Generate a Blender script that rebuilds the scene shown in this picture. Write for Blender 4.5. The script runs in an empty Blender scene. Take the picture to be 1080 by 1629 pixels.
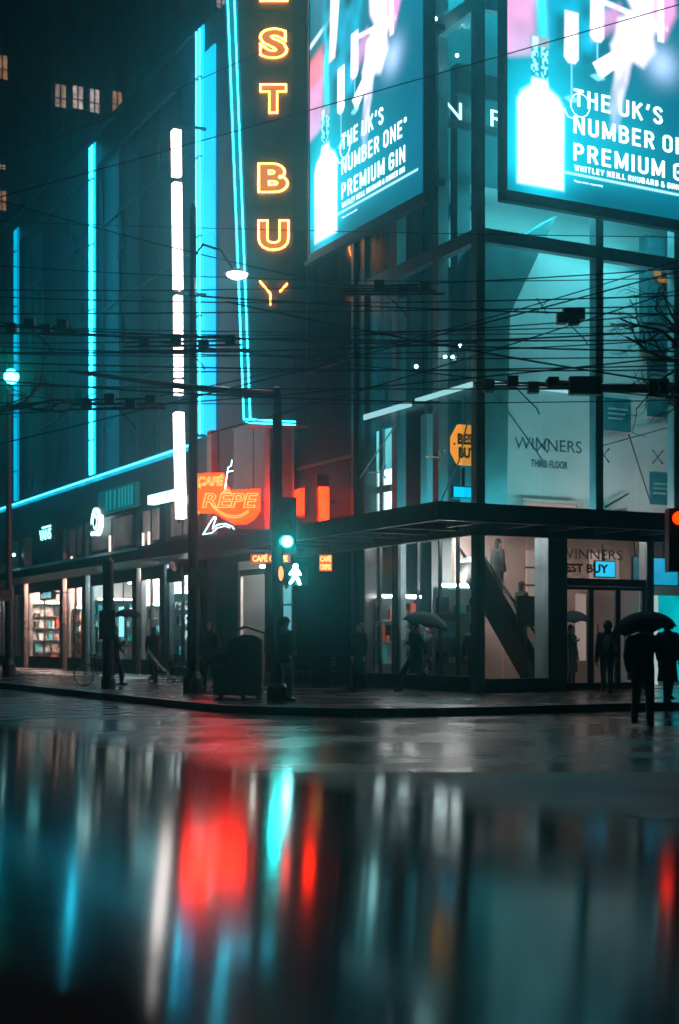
import bpy, bmesh, math, random
import numpy as np
from mathutils import Vector, Matrix, Euler
random.seed(7)
SC = bpy.context.scene
COL = SC.collection
R = math.radians
# ------------------------------------------------------------------ camera, world, exposure
F, CX, HZ, CAMZ = 2250.0, 540.0, 1022.0, 1.42
cam = bpy.data.cameras.new('camera')
camo = bpy.data.objects.new('camera', cam); COL.objects.link(camo)
camo.location = (0, 0, CAMZ); camo.rotation_euler = (R(90), 0, 0)
cam.sensor_fit = 'AUTO'; cam.sensor_width = 36.0
cam.lens = F / 1629.0 * 36.0
cam.shift_y = (HZ - 814.5) / 1629.0
cam.clip_start = 0.02; cam.clip_end = 800
cam.dof.use_dof = True; cam.dof.focus_distance = 36.0; cam.dof.aperture_fstop = 1.3
SC.camera = camo
w = bpy.data.worlds.new('World'); SC.world = w; w.use_nodes = True
nt = w.node_tree
sky = nt.nodes.new('ShaderNodeTexSky'); sky.sky_type = 'NISHITA'; sky.sun_disc = False
sky.sun_elevation = R(-7); sky.sun_rotation = R(200)
nt.links.new(sky.outputs[0], nt.nodes['Background'].inputs[0])
nt.nodes['Background'].inputs[1].default_value = 0.05
SC.view_settings.view_transform = 'Standard'; SC.view_settings.look = 'None'
SC.view_settings.exposure = 0; SC.view_settings.gamma = 1
SC.cycles.use_denoising = True
SC.cycles.max_bounces = 8; SC.cycles.transparent_max_bounces = 16
SC.cycles.volume_bounces = 0
SC.cycles.sample_clamp_indirect = 4.0
SC.cycles.sample_clamp_direct = 0.0

# ------------------------------------------------------------------ helpers
TH = math.atan2(0.4614, 0.8872)                      # the street grid is turned 27.5 degrees
CW = Vector(((760 - CX) / F * 35.5, 35.5, 0))        # corner of the glass building
VX = Vector((math.cos(TH), math.sin(TH), 0)); VY = Vector((-math.sin(TH), math.cos(TH), 0))
def W(x, y, z=0): return CW + VX * x + VY * y + Vector((0, 0, z))
def yp(px, x=0.0):                                   # y on the plane x = const seen in pixel column px
    k = (px - CX) / F; b = CW + VX * x
    return (b.x - k * b.y) / (k * VY.y - VY.x)
def xp(px, y=0.0):
    k = (px - CX) / F; b = CW + VY * y
    return (b.x - k * b.y) / (k * VX.y - VX.x)
def zc(py, x, y): return CAMZ + (HZ - py) * W(x, y).y / F
def at(px, py, Y): return Vector(((px - CX) / F * Y, Y, CAMZ + (HZ - py) / F * Y))

MATS = {}
def mat(name, col, rough=0.6, metal=0.0, var=0.25, scale=3.0, bump=0.0, spec=0.5, rvar=0.0, tr=0.0):
    if name in MATS: return MATS[name]
    m = bpy.data.materials.new(name); m.use_nodes = True; n = m.node_tree; p = n.nodes['Principled BSDF']
    p.inputs['Roughness'].default_value = rough; p.inputs['Metallic'].default_value = metal
    p.inputs['Specular IOR Level'].default_value = spec
    tc = n.nodes.new('ShaderNodeTexCoord'); no = n.nodes.new('ShaderNodeTexNoise')
    no.inputs['Scale'].default_value = scale; no.inputs['Detail'].default_value = 6
    n.links.new(tc.outputs['Object'], no.inputs['Vector'])
    cr = n.nodes.new('ShaderNodeValToRGB')
    cr.color_ramp.elements[0].position = .3; cr.color_ramp.elements[1].position = .7
    cr.color_ramp.elements[0].color = [c * (1 - var) for c in col] + [1]
    cr.color_ramp.elements[1].color = [min(1, c * (1 + var)) for c in col] + [1]
    n.links.new(no.outputs[0], cr.inputs[0]); n.links.new(cr.outputs[0], p.inputs['Base Color'])
    if rvar:
        mr = n.nodes.new('ShaderNodeMapRange'); mr.inputs[3].default_value = max(.02, rough - rvar); mr.inputs[4].default_value = rough + rvar
        n.links.new(no.outputs[0], mr.inputs[0]); n.links.new(mr.outputs[0], p.inputs['Roughness'])
    if bump:
        b = n.nodes.new('ShaderNodeBump'); b.inputs['Strength'].default_value = bump; b.inputs['Distance'].default_value = .02
        n2 = n.nodes.new('ShaderNodeTexNoise'); n2.inputs['Scale'].default_value = scale * 8; n2.inputs['Detail'].default_value = 4
        n.links.new(tc.outputs['Object'], n2.inputs['Vector'])
        n.links.new(n2.outputs[0], b.inputs['Height']); n.links.new(b.outputs[0], p.inputs['Normal'])
    MATS[name] = m; return m
def emit(name, col, s, sample=True, var=0.0, scale=2.0):
    if name in MATS: return MATS[name]
    m = bpy.data.materials.new(name); m.use_nodes = True; n = m.node_tree; p = n.nodes['Principled BSDF']
    p.inputs['Base Color'].default_value = (.03, .03, .03, 1)
    p.inputs['Emission Color'].default_value = (*col, 1); p.inputs['Emission Strength'].default_value = s
    if var:
        tc = n.nodes.new('ShaderNodeTexCoord'); no = n.nodes.new('ShaderNodeTexNoise'); no.inputs['Scale'].default_value = scale
        mr = n.nodes.new('ShaderNodeMapRange'); mr.inputs[1].default_value = .3; mr.inputs[2].default_value = .7
        mr.inputs[3].default_value = s * (1 - var); mr.inputs[4].default_value = s * (1 + var)
        n.links.new(tc.outputs['Object'], no.inputs['Vector']); n.links.new(no.outputs[0], mr.inputs[0]); n.links.new(mr.outputs[0], p.inputs['Emission Strength'])
    if not sample: m.cycles.emission_sampling = 'NONE'
    MATS[name] = m; return m
def glassmat(name, tint, ior=1.5, rough=0.02, gain=1.0):
    if name in MATS: return MATS[name]
    m = bpy.data.materials.new(name); m.use_nodes = True; n = m.node_tree; n.nodes.clear()
    o = n.nodes.new('ShaderNodeOutputMaterial'); mx = n.nodes.new('ShaderNodeMixShader')
    t = n.nodes.new('ShaderNodeBsdfTransparent'); t.inputs[0].default_value = (*tint, 1)
    g = n.nodes.new('ShaderNodeBsdfGlossy'); g.inputs['Roughness'].default_value = rough
    fr = n.nodes.new('ShaderNodeFresnel'); fr.inputs[0].default_value = ior
    ge = n.nodes.new('ShaderNodeNewGeometry'); mr = n.nodes.new('ShaderNodeMapRange'); mr.inputs[3].default_value = ior; mr.inputs[4].default_value = 1/ior
    n.links.new(ge.outputs['Backfacing'], mr.inputs[0]); n.links.new(mr.outputs[0], fr.inputs[0])
    n.links.new(fr.outputs[0], mx.inputs[0]); n.links.new(t.outputs[0], mx.inputs[1]); n.links.new(g.outputs[0], mx.inputs[2])
    n.links.new(mx.outputs[0], o.inputs[0]); MATS[name] = m; return m

ORG = {}
SPLIT = {'pilaster','interior_light','added_floor_light','spotlight','insulator','lamp_strip','rib','mullion','transom','bracket','leg','foot','hanging_rod','strap','band','ledge','light_box','lit_panel','panel_seam','handrail','hanger','neon_edge','wall_lamp','frame_bar','sign_board','niche_frame'}
class MB:
    def __init__(s): s.v = []; s.f = []; s.mi = []; s.cur = 0; s.seg = []
    def add(s, vs, fs):
        b = len(s.v); s.seg.append((b, len(s.f), len(vs), len(fs))); s.v += [tuple(p) for p in vs]; s.f += [tuple(b + i for i in f) for f in fs]; s.mi += [s.cur] * len(fs); return s
    def box(s, x0, x1, y0, y1, z0, z1):
        return s.add([(x0,y0,z0),(x1,y0,z0),(x1,y1,z0),(x0,y1,z0),(x0,y0,z1),(x1,y0,z1),(x1,y1,z1),(x0,y1,z1)],
                     [(0,3,2,1),(4,5,6,7),(0,1,5,4),(1,2,6,5),(2,3,7,6),(3,0,4,7)])
    def quad(s, a, b, c, d): return s.add([a,b,c,d], [(0,1,2,3)])
    def beam(s, a, b, wd, ht=None):                    # a rectangular bar from a to b
        a, b = Vector(a), Vector(b); ht = ht or wd; d = (b - a).normalized()
        sd = d.cross(Vector((0,0,1)))
        sd = sd.normalized() if sd.length > 1e-4 else Vector((1,0,0)); up = sd.cross(d).normalized()
        vs = []
        for p in (a, b):
            for i, j in ((-1,-1),(1,-1),(1,1),(-1,1)): vs.append(p + sd*i*wd/2 + up*j*ht/2)
        return s.add(vs, [(3,2,1,0),(4,5,6,7),(0,1,5,4),(1,2,6,5),(2,3,7,6),(3,0,4,7)])
    def tube(s, pts, r, n=6, cap=True):
        pts = [Vector(p) for p in pts]; m = len(pts); rs = r if isinstance(r, (list, tuple)) else [r]*m
        vs = []; fs = []; side = None
        for i, p in enumerate(pts):
            d = (pts[min(i+1, m-1)] - pts[max(i-1, 0)]).normalized()
            if side is None:
                side = d.cross(Vector((0,0,1)))
                if side.length < 1e-3: side = d.cross(Vector((1,0,0)))
            side = (side - d * side.dot(d)).normalized(); up = d.cross(side)
            for k in range(n):
                a = 2*math.pi*k/n; vs.append(p + (side*math.cos(a) + up*math.sin(a))*rs[i])
        for i in range(m-1):
            for k in range(n): fs.append((i*n+k, i*n+(k+1)%n, (i+1)*n+(k+1)%n, (i+1)*n+k))
        if cap: fs.append(tuple(range(n-1,-1,-1))); fs.append(tuple((m-1)*n+k for k in range(n)))
        return s.add(vs, fs)
    def lathe(s, prof, c=(0,0,0), n=16, sx=1, sy=1):    # profile of (r, z)
        vs = []; fs = []; m = len(prof)
        for r, z in prof:
            for k in range(n):
                a = 2*math.pi*k/n; vs.append((c[0]+r*sx*math.cos(a), c[1]+r*sy*math.sin(a), c[2]+z))
        for i in range(m-1):
            for k in range(n): fs.append((i*n+k, i*n+(k+1)%n, (i+1)*n+(k+1)%n, (i+1)*n+k))
        fs.append(tuple(range(n-1,-1,-1))); fs.append(tuple((m-1)*n+k for k in range(n)))
        return s.add(vs, fs)
    def ball(s, c, r, n=10, sx=1, sy=1, sz=1):
        prof = [(max(1e-4, math.sin(math.pi*i/n))*r, -math.cos(math.pi*i/n)*r*sz) for i in range(n+1)]
        return s.lathe(prof, c, n*2 if n < 8 else n+4, sx, sy)
    def prism(s, pts, o, rt, up, depth):                # 2-D outline pts on plane o + rt*a + up*b, extruded to the back
        o, rt, up = Vector(o), Vector(rt), Vector(up); nn = rt.cross(up); m = len(pts)
        vs = [o + rt*a + up*b for a, b in pts] + [o + rt*a + up*b - nn*depth for a, b in pts]
        fs = [tuple(range(m)), tuple(range(2*m-1, m-1, -1))] + [((i+1)%m, i, m+i, m+(i+1)%m) for i in range(m)]
        return s.add(vs, fs)
    def text(s, tm, o, rt, up):
        o, rt, up = Vector(o), Vector(rt), Vector(up); nn = rt.cross(up)
        return s.add([o + rt*a + up*b + nn*c for a, b, c in tm[0]], tm[1])
    def build(s, name, m, parent=None, smooth=False, city=True):
        if name in SPLIT and len(s.seg) > 1 and parent:
            for b, fb, nv, nf in s.seg:
                q = MB(); q.add(s.v[b:b+nv], [tuple(i-b for i in f) for f in s.f[fb:fb+nf]]); ob = q.build(name, m, parent, smooth, city)
            return ob
        me = bpy.data.meshes.new(name)
        o_ = ORG.get(parent.name, (0,0,0)) if parent else (0,0,0)
        me.from_pydata([(x-o_[0], y-o_[1], z-o_[2]) for x, y, z in s.v], [], s.f)
        ms = m if isinstance(m, list) else [m]
        for q in ms: me.materials.append(q)
        if len(ms) > 1: me.polygons.foreach_set('material_index', s.mi)
        if smooth: me.polygons.foreach_set('use_smooth', [True]*len(me.polygons))
        me.update()
        ob = bpy.data.objects.new(name, me); COL.objects.link(ob)
        if parent: ob.parent = parent; ORG[ob.name] = o_
        elif city: ob.location = CW; ob.rotation_euler = (0,0,TH); ORG[ob.name] = (0,0,0)
        return ob
def tag(o, label=None, cat=None, group=None, kind=None):
    if label: o['label'] = label
    if cat: o['category'] = cat
    if group: o['group'] = group
    if kind: o['kind'] = kind
    return o
def thing(name, label, cat, org=(0,0,0), group=None, city=True):   # an Empty at the thing's base; parts give coordinates in the same frame as org
    e = bpy.data.objects.new(name, None); COL.objects.link(e); e.empty_display_size = .2
    if city: e.location = W(*org); e.rotation_euler = (0,0,TH)
    else: e.location = org
    ORG[e.name] = tuple(org); return tag(e, label, cat, group)
def copy_tree(o, parent=None):
    c = o.copy(); COL.objects.link(c); ORG[c.name] = ORG.get(o.name, (0,0,0))
    if parent: c.parent = parent
    for ch in [k for k in bpy.data.objects if k.parent == o]: copy_tree(ch, c)
    return c
_T = {}
def text(s, h, width=None, fill=True, bevel=0.0, offset=0.0, shear=0.0, space=1.0, extrude=0.0):
    key = (s, h, width, fill, bevel, offset, shear, space, extrude)
    if key in _T: return _T[key]
    c = bpy.data.curves.new('t', 'FONT'); c.body = s; c.size = h / 0.70; c.shear = shear; c.space_character = space
    c.offset = offset; c.extrude = extrude; c.resolution_u = 4
    if not fill: c.fill_mode = 'NONE'; c.bevel_depth = bevel; c.bevel_resolution = 0
    else: c.fill_mode = 'FRONT' if not extrude else 'BOTH'
    o = bpy.data.objects.new('t', c); COL.objects.link(o)
    dg = bpy.context.evaluated_depsgraph_get(); dg.update()
    me = bpy.data.meshes.new_from_object(o.evaluated_get(dg))
    v = np.array([q.co[:] for q in me.vertices]); f = [tuple(p.vertices) for p in me.polygons]
    bpy.data.objects.remove(o); bpy.data.curves.remove(c); bpy.data.meshes.remove(me)
    v[:,0] -= v[:,0].min()
    if width: v[:,0] *= width / v[:,0].max()
    _T[key] = ([tuple(p) for p in v], f); return _T[key]

def _arc(cx, cy, rx, ry, a0, a1, n=6): return [(cx+rx*math.cos(R(a0+(a1-a0)*i/n)), cy+ry*math.sin(R(a0+(a1-a0)*i/n))) for i in range(n+1)]
_w = .40
GL = {'I':(.0,[[(0,0),(0,1)]]),'T':(_w,[[(0,1),(_w,1)],[(_w/2,1),(_w/2,0)]]),'H':(_w,[[(0,0),(0,1)],[(_w,0),(_w,1)],[(0,.52),(_w,.52)]]),
 'E':(.34,[[(.34,1),(0,1),(0,0),(.34,0)],[(0,.52),(.3,.52)]]),'L':(.32,[[(0,1),(0,0),(.32,0)]]),
 'U':(_w,[[(0,1),(0,.2)]+_arc(.2,.2,.2,.2,180,360)+[(_w,1)]]),'K':(.42,[[(0,0),(0,1)],[(.40,1),(.02,.45)],[(.14,.6),(.42,0)]]),
 "'":(.06,[[(.06,1.04),(.0,.8)]]),'*':(.1,[[(.0,1.02),(.1,.86)],[(.1,1.02),(.0,.86)],[(-.02,.94),(.12,.94)]]),
 'N':(.44,[[(0,0),(0,1),(.44,0),(.44,1)]]),'M':(.56,[[(0,0),(0,1),(.28,.1),(.56,1),(.56,0)]]),'W':(.62,[[(0,1),(.15,0),(.31,.95),(.47,0),(.62,1)]]),
 'O':(_w,[_arc(.2,.8,.2,.2,180,0)+_arc(.2,.2,.2,.2,0,-180)+[(0,.8)]]),'G':(_w,[_arc(.2,.8,.2,.2,10,180)+_arc(.2,.2,.2,.2,180,360)+[(_w,.48),(.22,.48)]]),
 'B':(.38,[[(0,0),(0,1),(.2,1)]+_arc(.2,.77,.17,.23,90,-90)+[(0,.54)],[(.2,.54)]+_arc(.2,.27,.19,.27,90,-90)+[(0,0)]]),
 'P':(.38,[[(0,0),(0,1),(.2,1)]+_arc(.2,.74,.18,.26,90,-90)+[(0,.48)]]),'R':(.40,[[(0,0),(0,1),(.2,1)]+_arc(.2,.75,.18,.25,90,-90)+[(0,.5)],[(.2,.5),(.40,0)]]),
 'S':(.38,[_arc(.19,.78,.19,.22,20,180)+[(.05,.64),(.33,.40)]+_arc(.19,.22,.19,.22,0,-160)]),'Y':(.44,[[(0,1),(.22,.45),(.44,1)],[(.22,.45),(.22,0)]]),
 'A':(.44,[[(0,0),(.22,1),(.44,0)],[(.08,.3),(.36,.3)]]),'D':(_w,[[(0,0),(0,1),(.16,1)]+_arc(.2,.8,.2,.2,90,0)+_arc(.2,.2,.2,.2,0,-90)+[(0,0)]]),
 '&':(.46,[[(.46,0),(.08,.75)]+_arc(.2,.83,.13,.17,200,-20)+[(.05,.38)]+_arc(.19,.2,.19,.2,150,300)+[(.45,.4)]]),'F':(.34,[[(.34,1),(0,1),(0,0)],[(0,.52),(.3,.52)]])}
def strokes(txt, h, width, th=.15, gap=.19):           # condensed block capitals drawn as flat strokes
    vs = []; fs = []; x = 0.0; n_ = 0; segs = []
    for ch in txt:
        if ch == ' ': x += .28; continue
        wd, lines = GL[ch]
        for ln in lines:
            for (a, b), (c, d) in zip(ln[:-1], ln[1:]): segs.append((x+a, b, x+c, d))
        x += wd + th + gap
    tot = x - gap
    for a, b, c, d in segs:
        dx, dy = c-a, (d-b); l = math.hypot(dx, dy) or 1; ux, uy = dx/l*th*.42, dy/l*th*.42; px_, py_ = -dy/l*th/2, dx/l*th/2
        y0 = th/2; ky = 1-th
        q = [(a-ux+px_, b*ky+y0-uy+py_), (a-ux-px_, b*ky+y0-uy-py_), (c+ux-px_, d*ky+y0+uy-py_), (c+ux+px_, d*ky+y0+uy+py_)]
        i = len(vs); vs += [((p+th/2)*width/tot, r*h, .0004*(n_ % 9)) for p, r in q]; fs.append((i,i+1,i+2,i+3)); n_ += 1
    return vs, fs
# ------------------------------------------------------------------ materials
M_steel = mat('dark_painted_steel', (.05,.06,.065), .4, .3, .3, 4)
M_col = mat('steel_column', (.24,.32,.34), .4, .2, .2, 2)
M_black = mat('black_paint', (.012,.013,.014), .35, 0, .3, 6)
M_glass = glassmat('clear_glazing', (.86,.95,.95), 1.45)
M_glassleft = glassmat('soft_glazing', (.86,.95,.95), 1.35, .3)
M_canopyglass = glassmat('canopy_glazing', (.35,.5,.5), 1.5, .08)
M_wall = mat('plastered_inner_wall', (.5,.52,.52), .7, 0, .12, .6, .05)
M_wallw = mat('pinkish_inner_wall', (.5,.36,.33), .7, 0, .15, .8, .05)
M_floor = mat('inner_floor', (.2,.2,.2), .3, 0, .2, 1)
M_dark = mat('dark_cladding', (.03,.034,.036), .35, 0, .35, 1.2, .05, rvar=.15)
M_darkglass = mat('dark_facade_glass', (.006,.009,.010), .3, 0, .5, .5, .0, .2, rvar=.1)
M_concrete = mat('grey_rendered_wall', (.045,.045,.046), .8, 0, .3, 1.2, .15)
M_stone = mat('pinkish_stone_cladding', (.2,.16,.15), .55, 0, .25, 2, .1)
M_cyan = emit('cyan_neon', (.03,.72,1.0), 11.0)
M_cyanpanel = emit('blue_lit_panel', (0.0,.52,1.0), 1.5, True, .15, .4)
M_cyansoft = emit('dim_blue_tube', (0.0,.35,.6), 1.0)
M_white = emit('white_light_tube', (1.0,.72,.66), 5.5, True, .1, .5)
M_orange = emit('orange_neon', (1.0,.26,.03), 30.0)
M_orangefill = emit('orange_letter_face', (1.0,.20,.01), .7)
M_crepe = emit('orange_sign_face', (1.0,.0065,.0), 28.0)
M_creamneon = emit('cream_neon', (1.0,.52,.14), 1.9, False)
M_iceneon = emit('ice_blue_neon', (.5,.9,1.0), 5.0)
M_warm = emit('warm_ceiling_light', (1.0,.62,.52), 22.0)
M_cool = emit('cool_ceiling_light', (.35,.95,1.0), 9.0)
M_whitecool = emit('white_shelf_light', (.85,.95,1.0), 6.0)
M_screen = emit('blue_display', (0.0,.5,.85), .9, True, .25, 1.5)
M_cyanlight = emit('cyan_signal_lens', (.01,1.0,.92), 130.0)

# ------------------------------------------------------------------ ground
def wet(name, base, rough, rv, bump, sc, dist=.006, spec=.5, slab=0):
    m = bpy.data.materials.new(name); m.use_nodes = True; n = m.node_tree; p = n.nodes['Principled BSDF']
    geo = n.nodes.new('ShaderNodeTexCoord')
    mp = n.nodes.new('ShaderNodeMapping'); mp.inputs['Scale'].default_value = (1, 1, 1)
    n.links.new(geo.outputs['Object'], mp.inputs[0])
    n1 = n.nodes.new('ShaderNodeTexNoise'); n1.inputs['Scale'].default_value = .55; n1.inputs['Detail'].default_value = 5
    n2 = n.nodes.new('ShaderNodeTexNoise'); n2.inputs['Scale'].default_value = sc; n2.inputs['Detail'].default_value = 3
    n.links.new(mp.outputs[0], n1.inputs['Vector']); n.links.new(mp.outputs[0], n2.inputs['Vector'])
    mr = n.nodes.new('ShaderNodeMapRange'); mr.inputs[1].default_value = .35; mr.inputs[2].default_value = .65
    mr.inputs[3].default_value = rough - rv; mr.inputs[4].default_value = rough + rv
    n.links.new(n1.outputs[0], mr.inputs[0]); n.links.new(mr.outputs[0], p.inputs['Roughness'])
    cr = n.nodes.new('ShaderNodeValToRGB'); cr.color_ramp.elements[0].color = [c*.7 for c in base]+[1]; cr.color_ramp.elements[1].color = [c*1.3 for c in base]+[1]
    n.links.new(n2.outputs[0], cr.inputs[0]); n.links.new(cr.outputs[0], p.inputs['Base Color'])
    if slab:
        br = n.nodes.new('ShaderNodeTexBrick'); br.inputs['Scale'].default_value = slab; br.inputs['Mortar Size'].default_value = .012; br.inputs['Color1'].default_value = (1,1,1,1); br.inputs['Color2'].default_value = (.6,.6,.6,1); br.inputs['Mortar'].default_value = (.05,.05,.05,1)
        mx = n.nodes.new('ShaderNodeMixRGB'); mx.blend_type = 'MULTIPLY'; mx.inputs[0].default_value = .9; n.links.new(mp.outputs[0], br.inputs['Vector']); n.links.new(cr.outputs[0], mx.inputs[1]); n.links.new(br.outputs[0], mx.inputs[2]); n.links.new(mx.outputs[0], p.inputs['Base Color'])
        ma = n.nodes.new('ShaderNodeMath'); ma.operation = 'MULTIPLY_ADD'; ma.inputs[1].default_value = .22; n.links.new(br.outputs['Fac'], ma.inputs[0]); n.links.new(mr.outputs[0], ma.inputs[2]); n.links.new(ma.outputs[0], p.inputs['Roughness'])
    b = n.nodes.new('ShaderNodeBump'); b.inputs['Strength'].default_value = bump; b.inputs['Distance'].default_value = dist
    n.links.new(n2.outputs[0], b.inputs['Height']); n.links.new(b.outputs[0], p.inputs['Normal'])
    p.inputs['Specular IOR Level'].default_value = spec
    return m
M_asphalt = wet('wet_asphalt', (.012,.013,.014), .25, .08, .12, 9, .008, .8)
M_pave = wet('wet_paving', (.04,.034,.033), .24, .09, .12, 4, .008, .9, .55)
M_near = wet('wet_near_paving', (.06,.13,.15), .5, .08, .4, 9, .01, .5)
mb = MB(); mb.quad((-160,-60,0),(120,-60,0),(120,160,0),(-160,160,0))
tag(mb.build('road', M_asphalt), kind='structure')
mb = MB()                                             # the corner pavement with its rounded kerb
pts = []
for i in range(9):
    a = math.pi + i*math.pi/16; pts.append((-4.4 + 4.0*math.cos(a), -2.6 + 4.0*math.sin(a)))
pts += [(90,-6.6),(90,.9),(.9,.9),(.9,120),(-8.4,120)]
mb.prism([(a,b) for a,b in pts], (0,0,.15), (1,0,0), (0,1,0), .2)
tag(mb.build('pavement', M_pave), kind='structure')
mb = MB()                                             # kerb stones along the pavement's edge
inner = pts[:9]; kp = [(-8.4,120)] + inner + [(90,-6.6)]
for (a, b), (c, d) in zip(kp[:-1], kp[1:]): mb.beam((a,b,.085),(c,d,.085), .16, .15)
tag(mb.build('kerb', mat('wet_kerb_stone', (.03,.03,.03), .35, 0, .2, 3)), kind='structure')
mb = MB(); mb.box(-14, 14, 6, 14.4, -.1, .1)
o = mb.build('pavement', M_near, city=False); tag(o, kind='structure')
# painted crossing bars on the wet road
mb = MB()
for i in range(9):
    a0 = -11.2 + i*.0; y0 = -4 + i*1.2
    mb.quad((-13.2,y0,.004),(-9.6,y0,.004),(-9.6,y0+.55,.004),(-13.2,y0+.55,.004))
tag(mb.build('road_marking', mat('worn_white_paint', (.5,.5,.5), .4, 0, .4, 6)), kind='structure')

# ------------------------------------------------------------------ glass corner building
GB = thing('glass_building', 'glass walled corner building with steel columns and a teal lit interior', 'building')
XR, YL, ZT = 16.0, yp(577), 24.0                       # extents along the two streets, height
ZC, ZR, ZB = 4.55, 7.95, 11.7                          # canopy, rail and beam levels
def gpart(name, m, fn, parent=GB, smooth=False):
    q = MB(); fn(q); return q.build(name, m, parent, smooth)
# columns
gpart('column', M_col, lambda q: q.box(-.10,.15,-.10,.15,.15,ZT))
xm = xp(951, .1); gpart('column', M_col, lambda q: q.box(xm-.12,xm+.12,.02,.3,ZC,ZT))
xm2 = xp(1074, .1); gpart('column', M_col, lambda q: q.box(xm2-.1,xm2+.1,.02,.3,ZC,ZT))
xw = xp(880, .1); gpart('column', M_col, lambda q: q.box(xw-.3,xw+.3,-.1,.5,.15,ZC-.4))
xw2 = xp(1030, .1); gpart('column', M_col, lambda q: q.box(xw2-.12,xw2+.12,-.02,.3,.15,ZC-.4))
for p_ in (700, 634): 
    y_ = yp(p_, .2); gpart('column', M_col, lambda q: q.box(.06,.36,y_-.14,y_+.14,.15 if p_ == 634 else ZC,ZT))
gpart('column', M_dark, lambda q: q.box(.0,.4,YL-.1,YL+.3,.15,ZT))
# beams (edges of floors)
for z, t in ((ZB,.34),(17.6,.4)):
    gpart('beam', M_col, lambda q: q.box(.27,XR,.03,.28,z-t/2,z+t/2))
    gpart('beam', M_col, lambda q: q.box(.03,.28,.27,YL-.1,z-t/2,z+t/2))
# bright lit rail at the second floor
gpart('light_strip', emit('rail_light', (.45,.95,1.0), .8), lambda q: q.beam((xp(778,-.1),-.12,ZR),(xp(908,-.1),-.12,ZR-.03),.05,.09))
gpart('light_strip', MATS['rail_light'], lambda q: q.beam((-.12,yp(752,-.1),ZR-.05),(-.12,yp(662,-.1),ZR-.05),.05,.13))
gpart('light_strip', MATS['rail_light'], lambda q: q.beam((-.12,yp(655,-.1),ZR-.08),(-.12,yp(580,-.1),ZR-.08),.05,.15))
gpart('light_strip', emit('bright_vertical_light', (.35,1.0,1.0), 2.4), lambda q: q.box(xp(942,.35),xp(948,.35),.34,.42,ZC,10.9))
# panes: each glazing panel of both fronts
xs = [.27, xp(860,.1), xm-.13, xp(1012,.1), xm2-.11, 9.5, 12.5, XR]
zs = [ZC, ZR, ZB-.18, 14.4, 17.4]
zs_lo = [.55, 3.0, ZC-.45]
for i in range(len(xs)-1):
    for z0, z1 in zip(zs[:-1], zs[1:]):
        gpart('glass_pane', M_glass, lambda q: q.box(xs[i]+.012,xs[i+1]-.012,.1,.116,z0+.012,z1-.012))
ys = [.27, yp(728,.1), yp(700,.1), yp(665,.1), yp(634,.1), yp(605,.1), YL-.12]
for i in range(len(ys)-1):
    for z0, z1 in zip(zs[:-1], zs[1:]):
        gpart('glass_pane', M_glassleft, lambda q: q.box(.1,.116,ys[i]+.012,ys[i+1]-.012,z0+.012,z1-.012))
    gpart('glass_pane', M_glassleft, lambda q: q.box(.1,.116,ys[i]+.03,ys[i+1]-.03,.55,ZC-.45))
gpart('mullion', M_steel, lambda q: [q.box(.06,.15,y-.03,y+.03,.5,ZC-.4) for y in ys[1:-1]])
gpart('sill', M_dark, lambda q: (q.box(-.1,.3,.27,YL-.1,.15,.55), ))
gpart('sill', M_dark, lambda q: (q.box(.27,xw-.31,-.1,.3,.15,.5), ))
xs_lo = [.27, xp(800,.1), xp(838,.1), xw-.31]
for a, b in zip(xs_lo[:-1], xs_lo[1:]):
    gpart('glass_pane', M_glass, lambda q: q.box(a+.03,b-.03,.1,.116,.5,ZC-.45))
# entrance: transom, side lights and two door leaves with long handles
xd0, xd1 = xw+.31, xw2-.13
gpart('transom', M_steel, lambda q: q.box(xd0,xd1,.04,.2,2.9,3.1))
gpart('glass_pane', M_glass, lambda q: q.box(xd0+.03,xd1-.03,.1,.116,3.11,ZC-.45))
nd = 3; wd_ = (xd1-xd0)/nd
for k in range(nd):
    a, b = xd0+k*wd_+.01, xd0+(k+1)*wd_-.01
    d = gpart('door', M_steel, lambda q: (q.box(a,a+.07,.06,.14,.16,2.89), q.box(b-.07,b,.06,.14,.16,2.89), q.box(a+.07,b-.07,.06,.14,2.8,2.89), q.box(a+.07,b-.07,.06,.14,.16,.36)))
    q = MB(); q.box(a+.08,b-.08,.09,.106,.37,2.79); q.build('glass_pane', M_glass, d)
    q = MB(); q.tube([(a+.14,-.02,.8),(a+.14,-.02,1.9)],.018,6); q.build('handle', mat('brushed_steel', (.5,.5,.5), .25, 1, .1, 8), d)
for a, b in ((xw2+.13, 8.6), (8.6, 12), (12, XR)):
    gpart('glass_pane', M_glass, lambda q: q.box(a+.03,b-.03,.1,.116,.3,ZC-.45))
# floors, ceilings and inner walls
gpart('floor_slab', M_floor, lambda q: q.box(.45,XR,.55,YL-.15,.05,.17))
gpart('ceiling', M_wall, lambda q: q.box(.5,XR,.55,YL-.15,ZC-.15,ZC-.1))
gpart('ceiling', M_wall, lambda q: q.box(.5,XR,.5,YL-.15,22,22.3))
IW = 3.1
gpart('inner_wall', M_wall, lambda q: q.prism([(xp(770,IW),12.3),(XR,12.3),(XR,ZC+.02),(xp(770,IW),ZC+.02)], (0,IW,0),(1,0,0),(0,0,1),.2))
gpart('inner_wall', M_wall, lambda q: q.prism([(xp(700,IW+.6),11.9),(XR,11.9),(XR,14.3),(xp(700,IW+.6),14.3)], (0,IW+.6,0),(1,0,0),(0,0,1),.2))
M_bluewall = mat('teal_painted_wall', (.05,.18,.2), .6, 0, .2, .8)
gpart('inner_wall', M_bluewall, lambda q: q.box(1.2,XR,IW+1.3,IW+1.5,ZC,22))
gpart('inner_wall', M_bluewall, lambda q: q.box(4.6,4.8,IW+1.51,YL-.2,ZC,22))
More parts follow.
